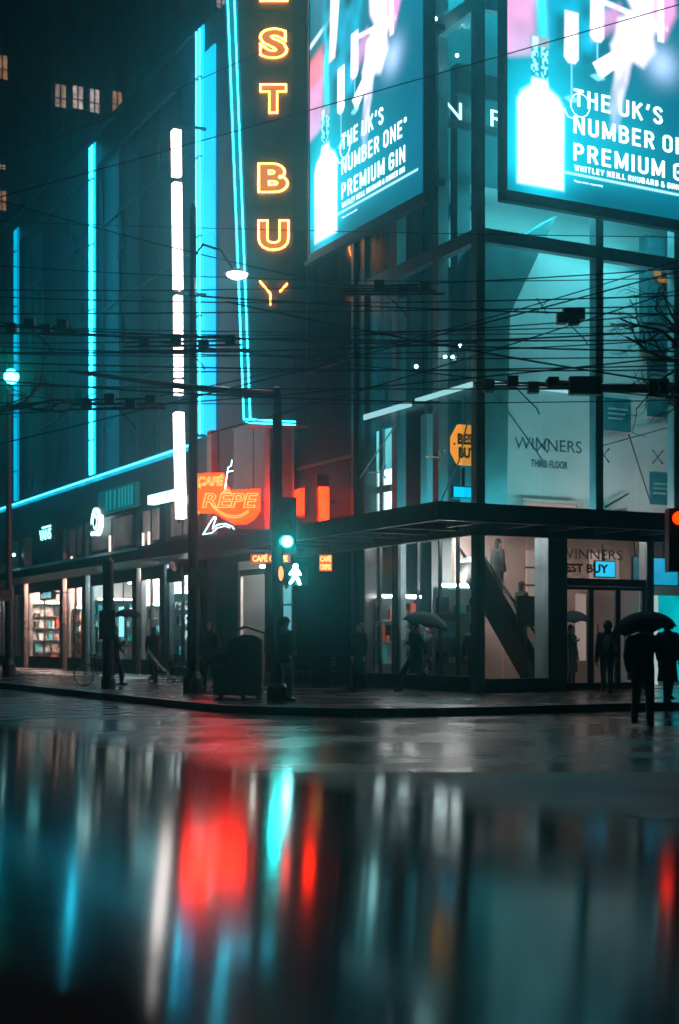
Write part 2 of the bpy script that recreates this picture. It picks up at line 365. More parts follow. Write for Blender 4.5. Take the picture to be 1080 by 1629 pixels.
gpart('stair_soffit', mat('teal_stair_soffit', (.10,.27,.29), .6, 0, .2, 2), lambda q: q.prism([(xp(806,1.6),ZC+.2),(xp(811,1.6),zc(500,xp(811,1.6),1.6)),(xp(886,1.6),zc(343,xp(886,1.6),1.6)),(xp(835,1.6),zc(374,xp(835,1.6),1.6)),(xp(768,1.6),zc(386,xp(768,1.6),1.6)),(xp(764,1.6),ZC+.2)], (0,1.6,0),(1,0,0),(0,0,1),1.0))
for px_, w_, z0, z1 in ((612,.5,ZC,17),(600,.25,ZC,8),(674,.34,ZC,7.8),(690,.3,9,17),(722,.35,8,17),(650,.25,8.2,17)):
    y_ = yp(px_, .9); gpart('inner_column', M_wall if px_ in (674,600) else M_bluewall, lambda q: q.box(.9,1.3,y_-w_/2,y_+w_/2,z0,z1))
for px0, px1, z, zz_ in ((575,700,9.5,10.4),(640,752,10.2,12.2),(590,752,13.4,13.5),(580,740,8.4,8.6)):
    gpart('inner_beam', M_bluewall, lambda q: q.beam((1.6,yp(px0,1.6),z),(1.6,yp(px1,1.6),zz_),.25,.35))
# lit white panel behind the left front
y0_, y1_ = yp(626,.6), yp(581,.6)
lp = gpart('lit_panel', emit('cyan_white_panel', (.25,.95,1.0), .9, True, .45, .5), lambda q: q.box(.62,.7,y0_,y1_,ZC+.12,7.6))
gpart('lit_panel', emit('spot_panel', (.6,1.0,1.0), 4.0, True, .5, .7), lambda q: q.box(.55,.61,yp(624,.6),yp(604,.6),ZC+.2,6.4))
gpart('lit_panel_frame', M_col, lambda q: (q.box(.5,.58,yp(609,.5),yp(603,.5),ZC+.1,7.6), q.box(.5,.58,y0_,y1_,5.75,5.95)))
# ground floor ceiling lamps, plus unseen panels added to brighten the hall walls
gpart('interior_light', emit('added_hall_light', (.16,.9,1.0), 26.0), lambda q: [q.box(x,x+1.7,.8,1.8,13.8,13.9) for x in (xp(822,1.3),xp(822,1.3)+2.1,xp(822,1.3)+4.2)])
gpart('interior_light', emit('added_upper_hall_light', (.05,.85,1.0), 34.0), lambda q: q.box(1.0,4.0,3.0,5.5,21.7,21.8))
gpart('added_floor_light', emit('added_uplight', (.3,.85,.9), 20.0), lambda q: [q.box(x,x+1.4,.7,1.0,ZC-.05,ZC+.1) for x in (1.4,3.2)])  # unseen uplights added behind the canopy to brighten the inner walls
gpart('added_floor_light', emit('added_pink_uplight', (.95,.72,.70), 20.0), lambda q: [q.box(x,x+1.4,.7,1.0,ZC-.05,ZC+.1) for x in (5.2,7.0)])
gpart('added_floor_light', emit('added_uplight_left', (.03,.75,.9), 22.0), lambda q: [q.box(.5,.8,y,y+1.0,ZC-.05,ZC+.1) for y in (.9,2.4,3.9)])
gpart('interior_light', M_warm, lambda q: [q.box(x,x+.9,.7,1.1,ZC-.2,ZC-.16) for x in (2.6,4.2,6.2)])
gpart('interior_light', emit('shop_light', (.9,.76,.73), 75.0), lambda q: [q.box(.6,1.0,y,y+.7,ZC-.2,ZC-.16) for y in (.6,2.2,4.2)])
# ground floor inner walls
gpart('inner_wall', M_wallw, lambda q: q.box(1.2,XR,3.0,3.15,.17,ZC-.16))
gpart('inner_wall', M_wall, lambda q: q.box(2.2,2.35,3.16,YL-.2,.17,ZC-.16))
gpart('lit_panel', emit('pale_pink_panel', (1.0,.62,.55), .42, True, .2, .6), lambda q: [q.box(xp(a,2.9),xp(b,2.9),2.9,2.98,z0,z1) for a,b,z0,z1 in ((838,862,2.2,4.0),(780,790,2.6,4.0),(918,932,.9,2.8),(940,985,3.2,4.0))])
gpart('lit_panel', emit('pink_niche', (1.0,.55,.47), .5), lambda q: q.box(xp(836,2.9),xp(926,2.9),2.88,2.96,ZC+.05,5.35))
gpart('niche_frame', M_wallw, lambda q: [q.box(xp(a,2.8),xp(b,2.8),2.8,2.87,z0,z1) for a,b,z0,z1 in ((832,838,ZC+.05,5.4),(918,928,ZC+.05,5.4),(832,928,5.36,5.45))])
# escalator rising behind the corner glass
esc = gpart('escalator', M_black, lambda q: (q.beam((3.0,1.5,.2),(.7,1.5,3.6),.9,.3),))
for dy in (-.42,.42):
    q = MB(); q.beam((3.1,1.5+dy,.95),(.6,1.5+dy,4.0),.05,.06); q.build('handrail', mat('handrail_steel',(.4,.4,.4),.2,.9,.1,8), esc)
    q = MB(); q.prism([(3.05,.45),(3.05,.9),(.62,3.95),(.62,3.5)],(0,1.5+dy,0),(1,0,0),(0,0,1),.02); q.build('glass_pane', M_glass, esc)
q = MB(); [q.box(3.0-i*.23,3.23-i*.23,1.1,1.9,.35+i*.34,.37+i*.34) for i in range(10)]; q.build('step', M_steel, esc)
gpart('panel_joint', M_steel, lambda q: [q.box(xp(836,2.86),xp(864,2.86),2.86,2.89,z,z+.05) for z in (2.3,3.0,3.5)])
t = thing('notice_stand', 'dark square notice board standing by the escalator foot', 'notice board', (xp(838,.9),.9,.17))
q = MB(); q.box(xp(823,.9),xp(852,.9),.9,.95,zc(997,xp(838,.9),.9),zc(948,xp(838,.9),.9)); q.build('board', M_black, t); q = MB(); q.box(xp(836,.9),xp(839,.9),.91,.94,.17,zc(998,xp(838,.9),.9)); q.build('post', M_steel, t)
# spider fittings and thin rods holding the glass
def spider(q, o, a, b, s=.16):
    o, a, b = Vector(o), Vector(a), Vector(b); n = a.cross(b)
    for i, j in ((1,1),(1,-1),(-1,1),(-1,-1)):
        q.tube([o, o + (a*i + b*j)*s], .016, 5); q.ball(o + (a*i + b*j)*s, .03, 5)
for px_, py_ in ((862,708),(1046,727),(862,487),(960,724),(1040,504)):
    x_ = xp(px_, .2); gpart('spider_fitting', M_steel, lambda q: spider(q, (x_,.19,zc(py_,x_,.2)), (1,0,0), (0,0,1)))
for px_, py_ in ((613,752),(706,728)):
    y_ = yp(px_, .05); gpart('spider_fitting', mat('brushed_steel',(.5,.5,.5)), lambda q: (spider(q, (-.04,y_,zc(py_,0,y_)), (0,1,0), (0,0,1)), q.tube([(-.04,y_,zc(py_,0,y_)),(-.5,y_,zc(py_,0,y_))],.02,5)))
M_rod = mat('pale_steel_rod', (.6,.65,.65), .3, .8, .1, 5)
for a, b in (((778,608),(872,742)),):
    xa, xb = xp(a[0],-.2), xp(b[0],-.2); gpart('tension_rod', M_rod, lambda q: q.tube([(xa,-.15,zc(a[1],xa,-.2)),(xb,-.15,zc(b[1],xb,-.2))],.018,5))
for a, b in (((753,612),(728,732)),((728,732),(700,795)),((627,676),(570,760)),((1000,690),(1035,800))):
    if a[0] > 760:
        xa, xb = xp(a[0],1.2), xp(b[0],1.2); gpart('tension_rod', M_steel, lambda q: q.tube([(xa,1.2,zc(a[1],xa,1.2)),(xb,1.2,zc(b[1],xb,1.2))],.02,5))
    else:
        ya, yb = yp(a[0],-.2), yp(b[0],-.2); gpart('tension_rod', M_rod, lambda q: q.tube([(-.15,ya,zc(a[1],-.2,ya)),(-.15,yb,zc(b[1],-.2,yb))],.02,5))
# canopy round the corner
CO = 3.0
cpy = gpart('canopy', M_steel, lambda q: (q.box(-CO,XR,-CO,-CO+.14,ZC-.40,ZC+.02), q.box(-CO,-CO+.14,-CO+.15,YL+4.5,ZC-.40,ZC+.02)))
q = MB(); [q.box(x-.06,x+.06,-CO+.15,-.2,ZC-.3,ZC-.12) for x in np.arange(-1.0, XR, 1.5)]; [q.box(-CO+.15,-.2,y-.06,y+.06,ZC-.3,ZC-.12) for y in np.arange(.6, YL+4.4, 1.5)]; q.build('rib', M_steel, cpy)
q = MB(); q.box(-CO+.2,XR,-CO+.2,-.2,ZC-.1,ZC-.07); q.box(-CO+.2,-.2,-.19,YL+4.4,ZC-.1,ZC-.07); q.build('glass_panel', mat('dirty_canopy_glass',(.03,.06,.06),.25,0,.5,1.5), cpy)
q = MB(); q.box(-.19,XR,-.19,.02,ZC-.44,ZC); q.box(-.19,.02,.03,YL+4.5,ZC-.44,ZC); q.build('wall_beam', M_steel, cpy)
# lettering on glass and walls
M_letdark = mat('dark_teal_lettering', (.02,.09,.1), .5, 0, .1, 5)
M_letbrown = mat('brown_lettering', (.09,.05,.05), .5, 0, .1, 5)
M_letorange = mat('orange_vinyl_lettering', (.85,.33,.03), .5, 0, .1, 5)
x_ = xp(819,IW-.03); gpart('lettering', M_letdark, lambda q: q.text(text('WINNERS',.34, xp(926,IW-.03)-x_), (x_,IW-.012,zc(712,x_,IW)-.02),(1,0,0),(0,0,1)))
x2_ = xp(845,IW-.03); gpart('lettering', M_letdark, lambda q: q.text(text('THIRD FLOOR',.2, xp(904,IW-.03)-x2_, offset=.008), (x2_,IW-.012,zc(742,x2_,IW)),(1,0,0),(0,0,1)))
x_ = xp(889,.09); gpart('lettering', M_letbrown, lambda q: q.text(text('WINNERS',.27, xp(990,.09)-x_), (x_,.092,zc(888,x_,.09)),(1,0,0),(0,0,1)))
x_ = xp(889,.09); gpart('lettering', M_letorange, lambda q: q.text(text('BEST BUY',.21, xp(968,.09)-x_, offset=.012), (x_,.092,zc(909,x_,.09)),(1,0,0),(0,0,1)))
# wall letters lit white high inside
M_letlit = emit('lit_white_letters', (.6,1.0,1.0), 2.5, False)
x_ = xp(706,2.2); gpart('lettering', M_letlit, lambda q: q.text(text('NERS',.46, xp(830,2.2)-x_, offset=.004, space=1.4), (x_,2.2,zc(192,xp(740,2.2),2.2)),(1,0,0),(0,0,1)))
gpart('sign_board', mat('dark_board',(.02,.05,.055),.5), lambda q: (q.box(xp(725,2.3),xp(792,2.3),2.25,2.35,zc(150,1,2.3),zc(112,1,2.3)), q.box(xp(680,2.3),xp(792,2.3),2.25,2.35,zc(206,1,2.3),zc(194,1,2.3))))
gpart('spotlight', emit('small_white_spot',(.7,1,1),25,False), lambda q: [q.ball(at_, .045, 5) for at_ in [(xp(p,1.5),1.5,zc(y,xp(p,1.5),1.5)) for p, y in ((727,88),(693,30),(708,568),(720,568),(732,550),(662,583))]])
# posters on the inner wall
for p0, p1, y0, y1 in ((963,1005,632,684),(1032,1070,575,662),(1036,1074,752,802)):
    xa, xb = xp(p0,IW-.1), xp(p1,IW-.1)
    pst = gpart('poster', mat('teal_poster',(.02,.16,.19),.5,0,.3,3), lambda q: q.box(xa,xb,IW-.06,IW-.02,zc(y1,xa,IW),zc(y0,xa,IW)))
    q = MB(); [q.box(xa+.12,xb-.12-.1*i,IW-.075,IW-.062,zc(y0,xa,IW)-.35-.14*i,zc(y0,xa,IW)-.29-.14*i) for i in range(3)]; q.build('printed_line', mat('pale_teal_print',(.2,.4,.42),.5), pst)
xa, xb = xp(1030,IW-.4), xp(1068,IW-.4)
gpart('wall_box', mat('dark_teal_box',(.02,.1,.12),.5), lambda q: q.box(xa,xb,IW-.4,IW-.02,zc(560,xa,IW),zc(378,xa,IW)))
gpart('handrail', M_steel, lambda q: (q.beam((xp(962,IW-.2),IW-.2,zc(705,5,IW)),(xp(1080,IW-.2),IW-.2,zc(665,6,IW)),.03), q.beam((xp(962,IW-.2),IW-.2,zc(805,5,IW)),(xp(1000,IW-.2),IW-.2,zc(783,6,IW)),.05)))
gpart('counter', mat('brown_counter',(.12,.06,.05),.5), lambda q: q.prism([(xp(962,2.4),ZC+.05),(xp(1000,2.4),ZC+.05),(xp(998,2.4),5.3),(xp(962,2.4),5.1)],(0,2.4,0),(1,0,0),(0,0,1),.4))

# hanging tag signs (orange, cut corner)
def tagsign(name, label, px0, px1, py0, py1, yy, lit, hole):
    xa, xb = xp(px0, yy), xp(px1, yy); z0, z1 = zc(py1, xa, yy), zc(py0, xa, yy); w_, h_ = xb-xa, z1-z0
    t = thing(name, label, 'sign', (xa, yy, z0))
    q = MB(); q.prism([(.28*w_,0),(w_,0),(w_,h_),(.28*w_,h_),(0,.68*h_),(0,.3*h_)], (xa,yy,z0),(1,0,0),(0,0,1),.12); q.build('board', lit, t)
    q = MB(); q.text(text('BEST',.24*h_, w_*.92, offset=.02), (xa+.2*w_,yy-.012,z0+.52*h_),(1,0,0),(0,0,1)); q.text(text('BUY',.24*h_, w_*.8, offset=.02), (xa+.24*w_,yy-.012,z0+.18*h_),(1,0,0),(0,0,1)); q.build('lettering', mat('dark_tag_lettering',(.03,.015,.0),.6), t)
    q = MB(); q.tube([(xa+.07*w_,yy-.02,z0+.5*h_),(xa+.07*w_,yy+.01,z0+.5*h_)],.04*w_,8); q.build('eyelet', M_black, t)
    q = MB(); q.tube([(xa+.6*w_,yy+.06,z0+h_),(xa+.6*w_,yy+.06,z0+h_+1.6)],.012,5); q.build('hanging_rod', M_steel, t)
tagsign('tag_sign', 'lit orange tag shaped sign with two lines of lettering hanging behind the corner glass', 720, 757, 674, 738, .9, emit('lit_orange_tag',(1,.36,.04),.95), True)
tagsign('tag_sign', 'small faintly glowing orange tag sign high on the right on a dark wall box', 1044, 1074, 412, 446, IW-.55, emit('dim_orange_tag',(1,.4,.07),.45), True)  # board is given a faint glow of its own
# screens inside
def screen(label, px0, px1, py0, py1, yy, m=M_screen, left=False, group=None):
    if left: a, b = yp(px1, yy), yp(px0, yy); x_ = yy; z0, z1 = zc(py1, x_, a), zc(py0, x_, a); org = (x_, (a+b)/2, z0)
    else: a, b = xp(px0, yy), xp(px1, yy); z0, z1 = zc(py1, a, yy), zc(py0, a, yy); org = ((a+b)/2, yy, z0)
    t = thing('display_screen', label, 'screen', org, group)
    q = MB(); q2 = MB()
    if left: q.box(x_+.01,x_+.08,a-.03,b+.03,z0-.03,z1+.03); q2.box(x_,x_+.009,a,b,z0,z1)
    else: q.box(a-.03,b+.03,yy+.01,yy+.08,z0-.03,z1+.03); q2.box(a,b,yy,yy+.009,z0,z1)
    q.build('housing', M_black, t); q2.build('display', m, t)
    q = MB(); c_ = ((a+b)/2)
    if left: q.box(x_+.08,x_+.12,c_-.04,c_+.04,z0,min(z1+1.2,ZC-.1+3))
    else: q.box(c_-.04,c_+.04,yy+.08,yy+.12,z0,z1+.5)
    q.build('bracket', M_black, t)
screen('blue screen above the canopy below the lit orange tag sign', 722, 758, 774, 790, .8, emit('bright_blue_display',(0,.6,1),1.3))
screen('small blue screen over the doors beside the orange lettering', 948, 978, 893, 917, 1.9, emit('bright_blue_display',(0,.6,1),1.3))
screen('dark teal screen right of the entrance, left one of a pair', 1008, 1022, 886, 930, 1.6, emit('dim_teal_display',(0,.3,.4),.35))
screen('bright blue screen at the right edge of the photo, inside the ground floor', 1040, 1078, 888, 930, 1.6, M_screen)
t = thing('display_screen', 'tall cyan lit display standing behind the umbrellas at the right edge', 'screen', (xp(1055,2.2),2.2,.17))
q = MB(); q.box(xp(1046,2.2),xp(1090,2.2),2.2,2.25,.3,zc(945,5,2.2)); q.build('display', emit('cyan_shop_display',(0,.75,.85),.7,True,.4,1.2), t)
q = MB(); q.box(xp(1040,2.2),xp(1045,2.2),2.15,2.3,.2,zc(945,5,2.2)); q.build('light_strip', emit('pale_strip',(.8,.85,.8),.8), t)

# shelves stocked with goods behind the left ground floor windows
GOODS = [mat('goods_'+n, c, .5, 0, .3, 9) for n, c in (('white',(.6,.6,.6)),('red',(.4,.05,.03)),('teal',(.05,.35,.38)),('dark',(.03,.03,.03)),('tan',(.4,.3,.22)))]
def shelf(label, org, wdt, hgt, along_y, lampm, group=None, n=4):
    ox, oy, oz = org; t = thing('display_shelf', label, 'shelf', org, group)
    def bx(q, a0, a1, d0, d1, z0, z1):
        if along_y: q.box(ox+d0,ox+d1,oy+a0,oy+a1,oz+z0,oz+z1)
        else: q.box(ox+a0,ox+a1,oy+d0,oy+d1,oz+z0,oz+z1)
    q = MB(); bx(q,0,wdt,.4,.45,0,hgt); q.build('back_panel', M_wall, t)
    for k in range(n+1):
        q = MB(); bx(q,0,wdt,0,.39,k*hgt/n,k*hgt/n+.03); q.build('shelf_board', M_col, t)
    q = MB(); bx(q,.02,wdt-.02,-.03,.05,hgt+.05,hgt+.12); q.build('lamp', lampm, t)
    rnd = random.Random(hash(label) % 999 if False else len(label)*7+int(wdt*100))
    q = MB()
    for k in range(n):
        a = .04
        while a < wdt-.2:
            w_ = rnd.uniform(.08,.26); h_ = rnd.uniform(.12, hgt/n-.1); q.cur = rnd.randrange(5)
            if rnd.random() > .25: bx(q, a, a+w_, .06, .34, k*hgt/n+.031, k*hgt/n+.031+h_)
            a += w_ + rnd.uniform(.01,.1)
    q.build('goods', GOODS, t)['kind'] = 'stuff'
shelf('brightly lit white shelf of goods nearest the corner column', (.35, 2.3, .17), 1.35, 2.7, False, emit('shelf_strip',(1,.85,.82),60))
shelf('lit shelf of goods at the far left end of the glass front', (.35, 5.55, .17), 1.3, 2.5, False, MATS['shelf_strip'])
shelf('dim shelf of goods in the middle of the left glass front', (.45, 4.1, .17), .8, 1.7, False, emit('dim_strip',(.9,.75,.7),8))
# ------------------------------------------------------------------ two big lit advertising screens
BWD, BHT = 6.5, 9.75
def sstep(a, b, x): t = np.clip((x-a)/(b-a), 0, 1); return t*t*(3-2*t)
def poly_mask(A, B, pts, soft=.04):
    p = np.array(pts); n = len(p); ins = np.zeros(A.shape, bool); dist = np.full(A.shape, 1e9)
    for i in range(n):
        (x1,y1),(x2,y2) = p[i], p[(i+1)%n]
        c = ((y1 > B) != (y2 > B)) & (A < (x2-x1)*(B-y1)/((y2-y1) or 1e-9)+x1); ins ^= c
        dx, dy = x2-x1, y2-y1; t = np.clip(((A-x1)*dx+(B-y1)*dy)/(dx*dx+dy*dy+1e-12), 0, 1)
        dist = np.minimum(dist, np.hypot(A-x1-t*dx, B-y1-t*dy))
    return sstep(-soft, soft, np.where(ins, dist, -dist))
def picture():                                        # the advert itself: two women in pale dresses with tall glasses, a bottle in front
    nx, ny = 230, 345
    A, B = np.meshgrid(np.linspace(0, BWD, nx), np.linspace(0, BHT, ny))
    C = np.zeros((ny, nx, 3)); C[:] = (.0,.11,.165)
    rs = np.random.RandomState(3)
    def noise(k):
        g = rs.rand(k*3//2+2, k+2); yy = np.linspace(0, k*1.5-.01, ny); xx = np.linspace(0, k-.01, nx)
        yi = yy.astype(int); xi = xx.astype(int); fy = (yy-yi)[:,None]; fx = (xx-xi)[None]
        fy = fy*fy*(3-2*fy); fx = fx*fx*(3-2*fx); G = lambda a, b: g[np.ix_(yi+a, xi+b)]
        return G(0,0)*(1-fy)*(1-fx)+G(1,0)*fy*(1-fx)+G(0,1)*(1-fy)*fx+G(1,1)*fy*fx
    N1, N2, N3 = noise(5), noise(16), noise(95)
    def put(m, col, v=0.0):
        nonlocal C
        col = np.array(col)*(1 + v*(N2-.5)[...,None]*2); C = C*(1-m[...,None]) + col*m[...,None]
    def blob(a, b, r, s=1.0): return np.exp(-(((A-a)/r)**2+((B-b)/(r*s))**2))
    C *= (.75+.5*N1)[...,None]
    put(sstep(5.0,9,B)*(.3+.7*N1), (.0,.30,.42))
    # pink sofa on the left, pale floor
    put(poly_mask(A,B,[(-1,3.1),(.7,3.45),(1.25,4.0),(1.15,5.7),(-1,5.2)],.12), (.72,.30,.55), .2)
    put(poly_mask(A,B,[(-1,4.7),(1.2,4.95),(1.1,5.9),(-1,5.4)],.15)*.8, (.9,.18,.22), .1)
    put(poly_mask(A,B,[(-1,5.7),(1.4,6.35),(1.4,6.5),(-1,5.9)],.04), (.6,.75,.85))
    put(poly_mask(A,B,[(-1,7.6),(2.0,8.5),(2.0,8.75),(-1,7.9)],.04), (.7,.8,.9))
    # first woman: teal dress, pale arm and hair
    put(poly_mask(A,B,[(.85,3.6),(.8,6.2),(1.0,8.0),(1.7,9.0),(3.0,9.2),(3.3,7.2),(3.1,5.2),(2.6,3.6),(1.4,3.2)],.2)*.85, (.0,.24,.36), .9)
    put(poly_mask(A,B,[(.9,3.6),(.95,6.3),(1.15,6.3),(1.2,3.7)],.08)*.7, (.0,.75,1.0), .9)
    put(poly_mask(A,B,[(1.25,5.2),(1.35,7.2),(1.55,8.6),(2.0,8.5),(1.9,7.0),(1.6,5.2)],.08), (1.3,1.2,1.35), .3)
    put(blob(1.75,8.9,.5,1.5)>.5, (1.5,1.3,1.4)); put(blob(1.5,9.6,.55,.8)*.9, (1.6,1.5,1.5)); put(blob(1.2,8.0,.15,3)*.9, (.9,.25,.5))
    put(poly_mask(A,B,[(.55,8.5),(.75,9.75),(1.25,9.75),(1.0,8.9)],.1)*.7, (.0,.8,1.0), .9)
    # bright diagonal rail behind
    put(poly_mask(A,B,[(2.8,5.2),(5.1,4.9),(5.1,5.05),(2.8,5.35)],.03), (.8,.85,1.0))
    put(poly_mask(A,B,[(2.6,4.2),(3.6,4.7),(3.5,5.3),(2.7,4.9)],.15)*.6, (.75,.3,.6), .3)
    # second woman: pale sleeve, hand, pink shoulder
    put(poly_mask(A,B,[(3.7,5.6),(3.5,7.4),(3.9,9.75),(5.2,9.75),(5.0,7.4),(4.9,5.0),(4.4,4.6)],.15), (1.3,1.0,1.3), .35)
    put(poly_mask(A,B,[(4.55,5.2),(4.6,7.0),(5.2,8.0),(5.35,5.4),(5.0,4.7)],.15)*.8, (.95,.35,.7), .2)
    put(poly_mask(A,B,[(4.75,4.6),(4.7,9.0),(4.9,9.0),(4.95,4.6)],.05), (1.4,1.2,1.4))
    put(poly_mask(A,B,[(3.35,4.2),(3.5,4.9),(3.9,5.15),(4.5,4.95),(4.65,4.3),(4.25,3.85),(3.9,3.95)],.16), (1.35,1.25,1.45), .35); put(blob(4.9,4.0,.5,.9)*.8, (.5,.7,1.1))
    put(poly_mask(A,B,[(3.35,3.5),(3.2,4.2),(3.55,4.9),(4.0,4.7),(3.95,4.2),(3.75,3.3),(3.3,2.3),(3.15,2.5)],.1)*.9, (1.05,.95,1.2), .5)
    for k in range(4):
        put(poly_mask(A,B,[(2.62+.06*k,3.62-.09*k),(2.72+.06*k,3.53-.09*k),(3.4,3.95-.1*k),(3.35,4.1-.1*k)],.03), (1.2,1.1,1.2))
    put(poly_mask(A,B,[(3.2,2.1),(3.25,3.0),(3.65,3.6),(3.6,2.6),(3.4,2.0)],.12)*.5, (.6,.6,.9), .8)
    # dark right hand part
    put(sstep(5.2,6.0,A)*sstep(5.0,6.0,B)*.9, (.0,.03,.05)); put(sstep(4.4,6.2,A)*.4*(1-sstep(3,5,B)), (.0,.10,.2))
    # glow round the bottle
    put(blob(1.0,1.5,1.2,1.5)*.85, (.0,.85,1.1)); put(blob(2.9,1.6,1.8,.75)*.55, (.0,.48,.66))
    put(1-sstep(.1,.75,B), (.0,.10,.15)); put(blob(1.0,.5,.85,.9)*.8, (.0,.7,.95))
    # two tall glasses
    for a, b0, b1 in ((1.97,3.5,4.78),(2.78,4.2,5.45)):
        put(poly_mask(A,B,[(a-.22,b0+.12),(a-.2,b1),(a+.2,b1),(a+.2,b0+.12),(a+.1,b0),(a-.1,b0)],.05), (1.5,1.35,1.4))
        put(poly_mask(A,B,[(a-.02,b0-.85),(a-.02,b0),(a+.02,b0),(a+.02,b0-.85)],.03)*.8, (.3,.9,1.1))
        put(poly_mask(A,B,[(a-.24,b0-.92),(a-.1,b0-.84),(a+.2,b0-.86),(a+.26,b0-.93),(a,b0-1.02)],.03)*.6, (.3,.9,1.1))
    # bottle: glowing body, patterned neck, cap
    body = [(.30,.22),(.29,2.3),(.42,2.55),(.72,2.75),(.76,2.95),(1.22,2.95),(1.26,2.75),(1.6,2.55),(1.76,2.3),(1.74,.22)]
    put(poly_mask(A,B,body,.07)*.9, (.3,1.1,1.3)); put(poly_mask(A,B,[(a*.93+.07,b*.96+.05) for a, b in body],.05), (1.9,2.0,2.0))
    put(poly_mask(A,B,[(.40,2.3),(.5,2.5),(1.55,2.5),(1.65,2.3),(1.6,2.42),(.5,2.42)],.03)*.6, (.2,.7,.8))
    put(poly_mask(A,B,[(.74,2.95),(.74,3.75),(1.24,3.75),(1.24,2.95)],.04), (.0,.3,.4)); 
    for a0 in (.74,1.04): put(poly_mask(A,B,[(a0,2.95),(a0,3.75),(a0+.2,3.75),(a0+.2,2.95)],.03)*(N3>.45), (.35,1.0,1.1))
    put(poly_mask(A,B,[(.70,3.72),(.70,3.98),(1.28,3.98),(1.28,3.72)],.03), (.25,.35,.4)); put(poly_mask(A,B,[(.76,3.72),(.76,3.95),(.95,3.95),(.95,3.72)],.03), (.6,.75,.8))
    put(poly_mask(A,B,[(1.74,.68),(6.2,.64),(6.2,.69),(1.74,.73)],.025), (.5,1.1,1.2))
    return np.clip(C, 0, 2.2), nx, ny
PIC, PNX, PNY = picture()
def screen_mat():
    m = bpy.data.materials.new('advert_screen_face'); m.use_nodes = True; n = m.node_tree; p = n.nodes['Principled BSDF']
    a = n.nodes.new('ShaderNodeVertexColor'); a.layer_name = 'Col'
    p.inputs['Base Color'].default_value = (.01,.01,.01,1); p.inputs['Roughness'].default_value = .6
    n.links.new(a.outputs[0], p.inputs['Emission Color']); p.inputs['Emission Strength'].default_value = 1.65; return m
M_advert = screen_mat()
M_lettering = emit('lit_advert_lettering', (.75,1.0,1.0), 2.6, False)
def billboard(label, org, yaxis, stretch=1.0):
    t = thing('advertising_screen', label, 'billboard', org); t.rotation_euler = (0,0,TH - (math.pi/2 if yaxis else 0)); ORG[t.name] = (0,0,0)
    me = bpy.data.meshes.new('screen'); vs = [(i*BWD/(PNX-1), 0, j*BHT/(PNY-1)) for j in range(PNY) for i in range(PNX)]
    me.from_pydata(vs, [], [(j*PNX+i, j*PNX+i+1, (j+1)*PNX+i+1, (j+1)*PNX+i) for j in range(PNY-1) for i in range(PNX-1)])
    ca = me.attributes.new('Col', 'FLOAT_COLOR', 'POINT'); ca.data.foreach_set('color', np.concatenate([PIC.reshape(-1,3), np.ones((PNX*PNY,1))], 1).astype(np.float32).ravel())
    me.materials.append(M_advert); ob = bpy.data.objects.new('screen', me); COL.objects.link(ob); ob.parent = t; ORG[ob.name] = (0,0,0)
    q = MB(); q.box(-.07,-.005,-.04,.3,-.18,BHT+.1); q.box(BWD+.005,BWD+.07,-.04,.3,-.18,BHT+.1); q.box(-.005,BWD+.005,-.04,.3,-.18,-.005); q.box(-.005,BWD+.005,-.04,.3,BHT+.005,BHT+.1); q.box(-.005,BWD+.005,.06,.3,-.005,BHT+.005)
    q.box(-.2,BWD+.2,-.1,.1,-.3,-.19); q.build('frame', M_steel, t)
    q = MB()
    for s, a, b, h, wd_ in (("THE UK'S",2.02,2.42,.45,2.4),("NUMBER ONE*",2.02,1.73,.45,3.62),("PREMIUM GIN",2.02,1.04,.45,3.55),("WHITLEY NEILL RHUBARB & GINGER GIN",2.05,.79,.15,3.5)):
        q.text(strokes(s, h, wd_*stretch, .155 if h > .2 else .19), (a,-.012,b),(1,0,0),(0,0,1))
    q.text(text('Please drink responsibly', .06, .9), (2.05,-.012,.5),(1,0,0),(0,0,1))
    q.build('lettering', M_lettering, t); q = MB()
    for a, b in ((1.9,2.5),): q.tube([(a+.33+.3*math.cos(k*.5), -.01, b-.03+.3*math.sin(k*.5)) for k in range(14)], .012, 4)
    q.tube([(1.75,-.01,2.3),(1.85,-.01,2.12),(2.05,-.01,2.1),(2.2,-.01,2.18)], .014, 4)
    q.build('label_swirl', M_lettering, t)
    q = MB(); [q.box(x,x+.2,.31,1.0,z,z+.15) for x in (.5,3.1,5.7) for z in (.5,4.5,8.5)]; q.build('bracket', M_steel, t)
    return t
billboard('lit bottle advert screen on the right front, cut off by the photo edge', (xp(806,-.9), -.9, zc(302, xp(806,-.9), -.9)), False, 1.2)
yb_ = yp(493,-1.1); billboard('slanted lit bottle advert screen on the left front, beside the orange letters', (-1.1, yb_, zc(405,-1.1,yb_)), True)

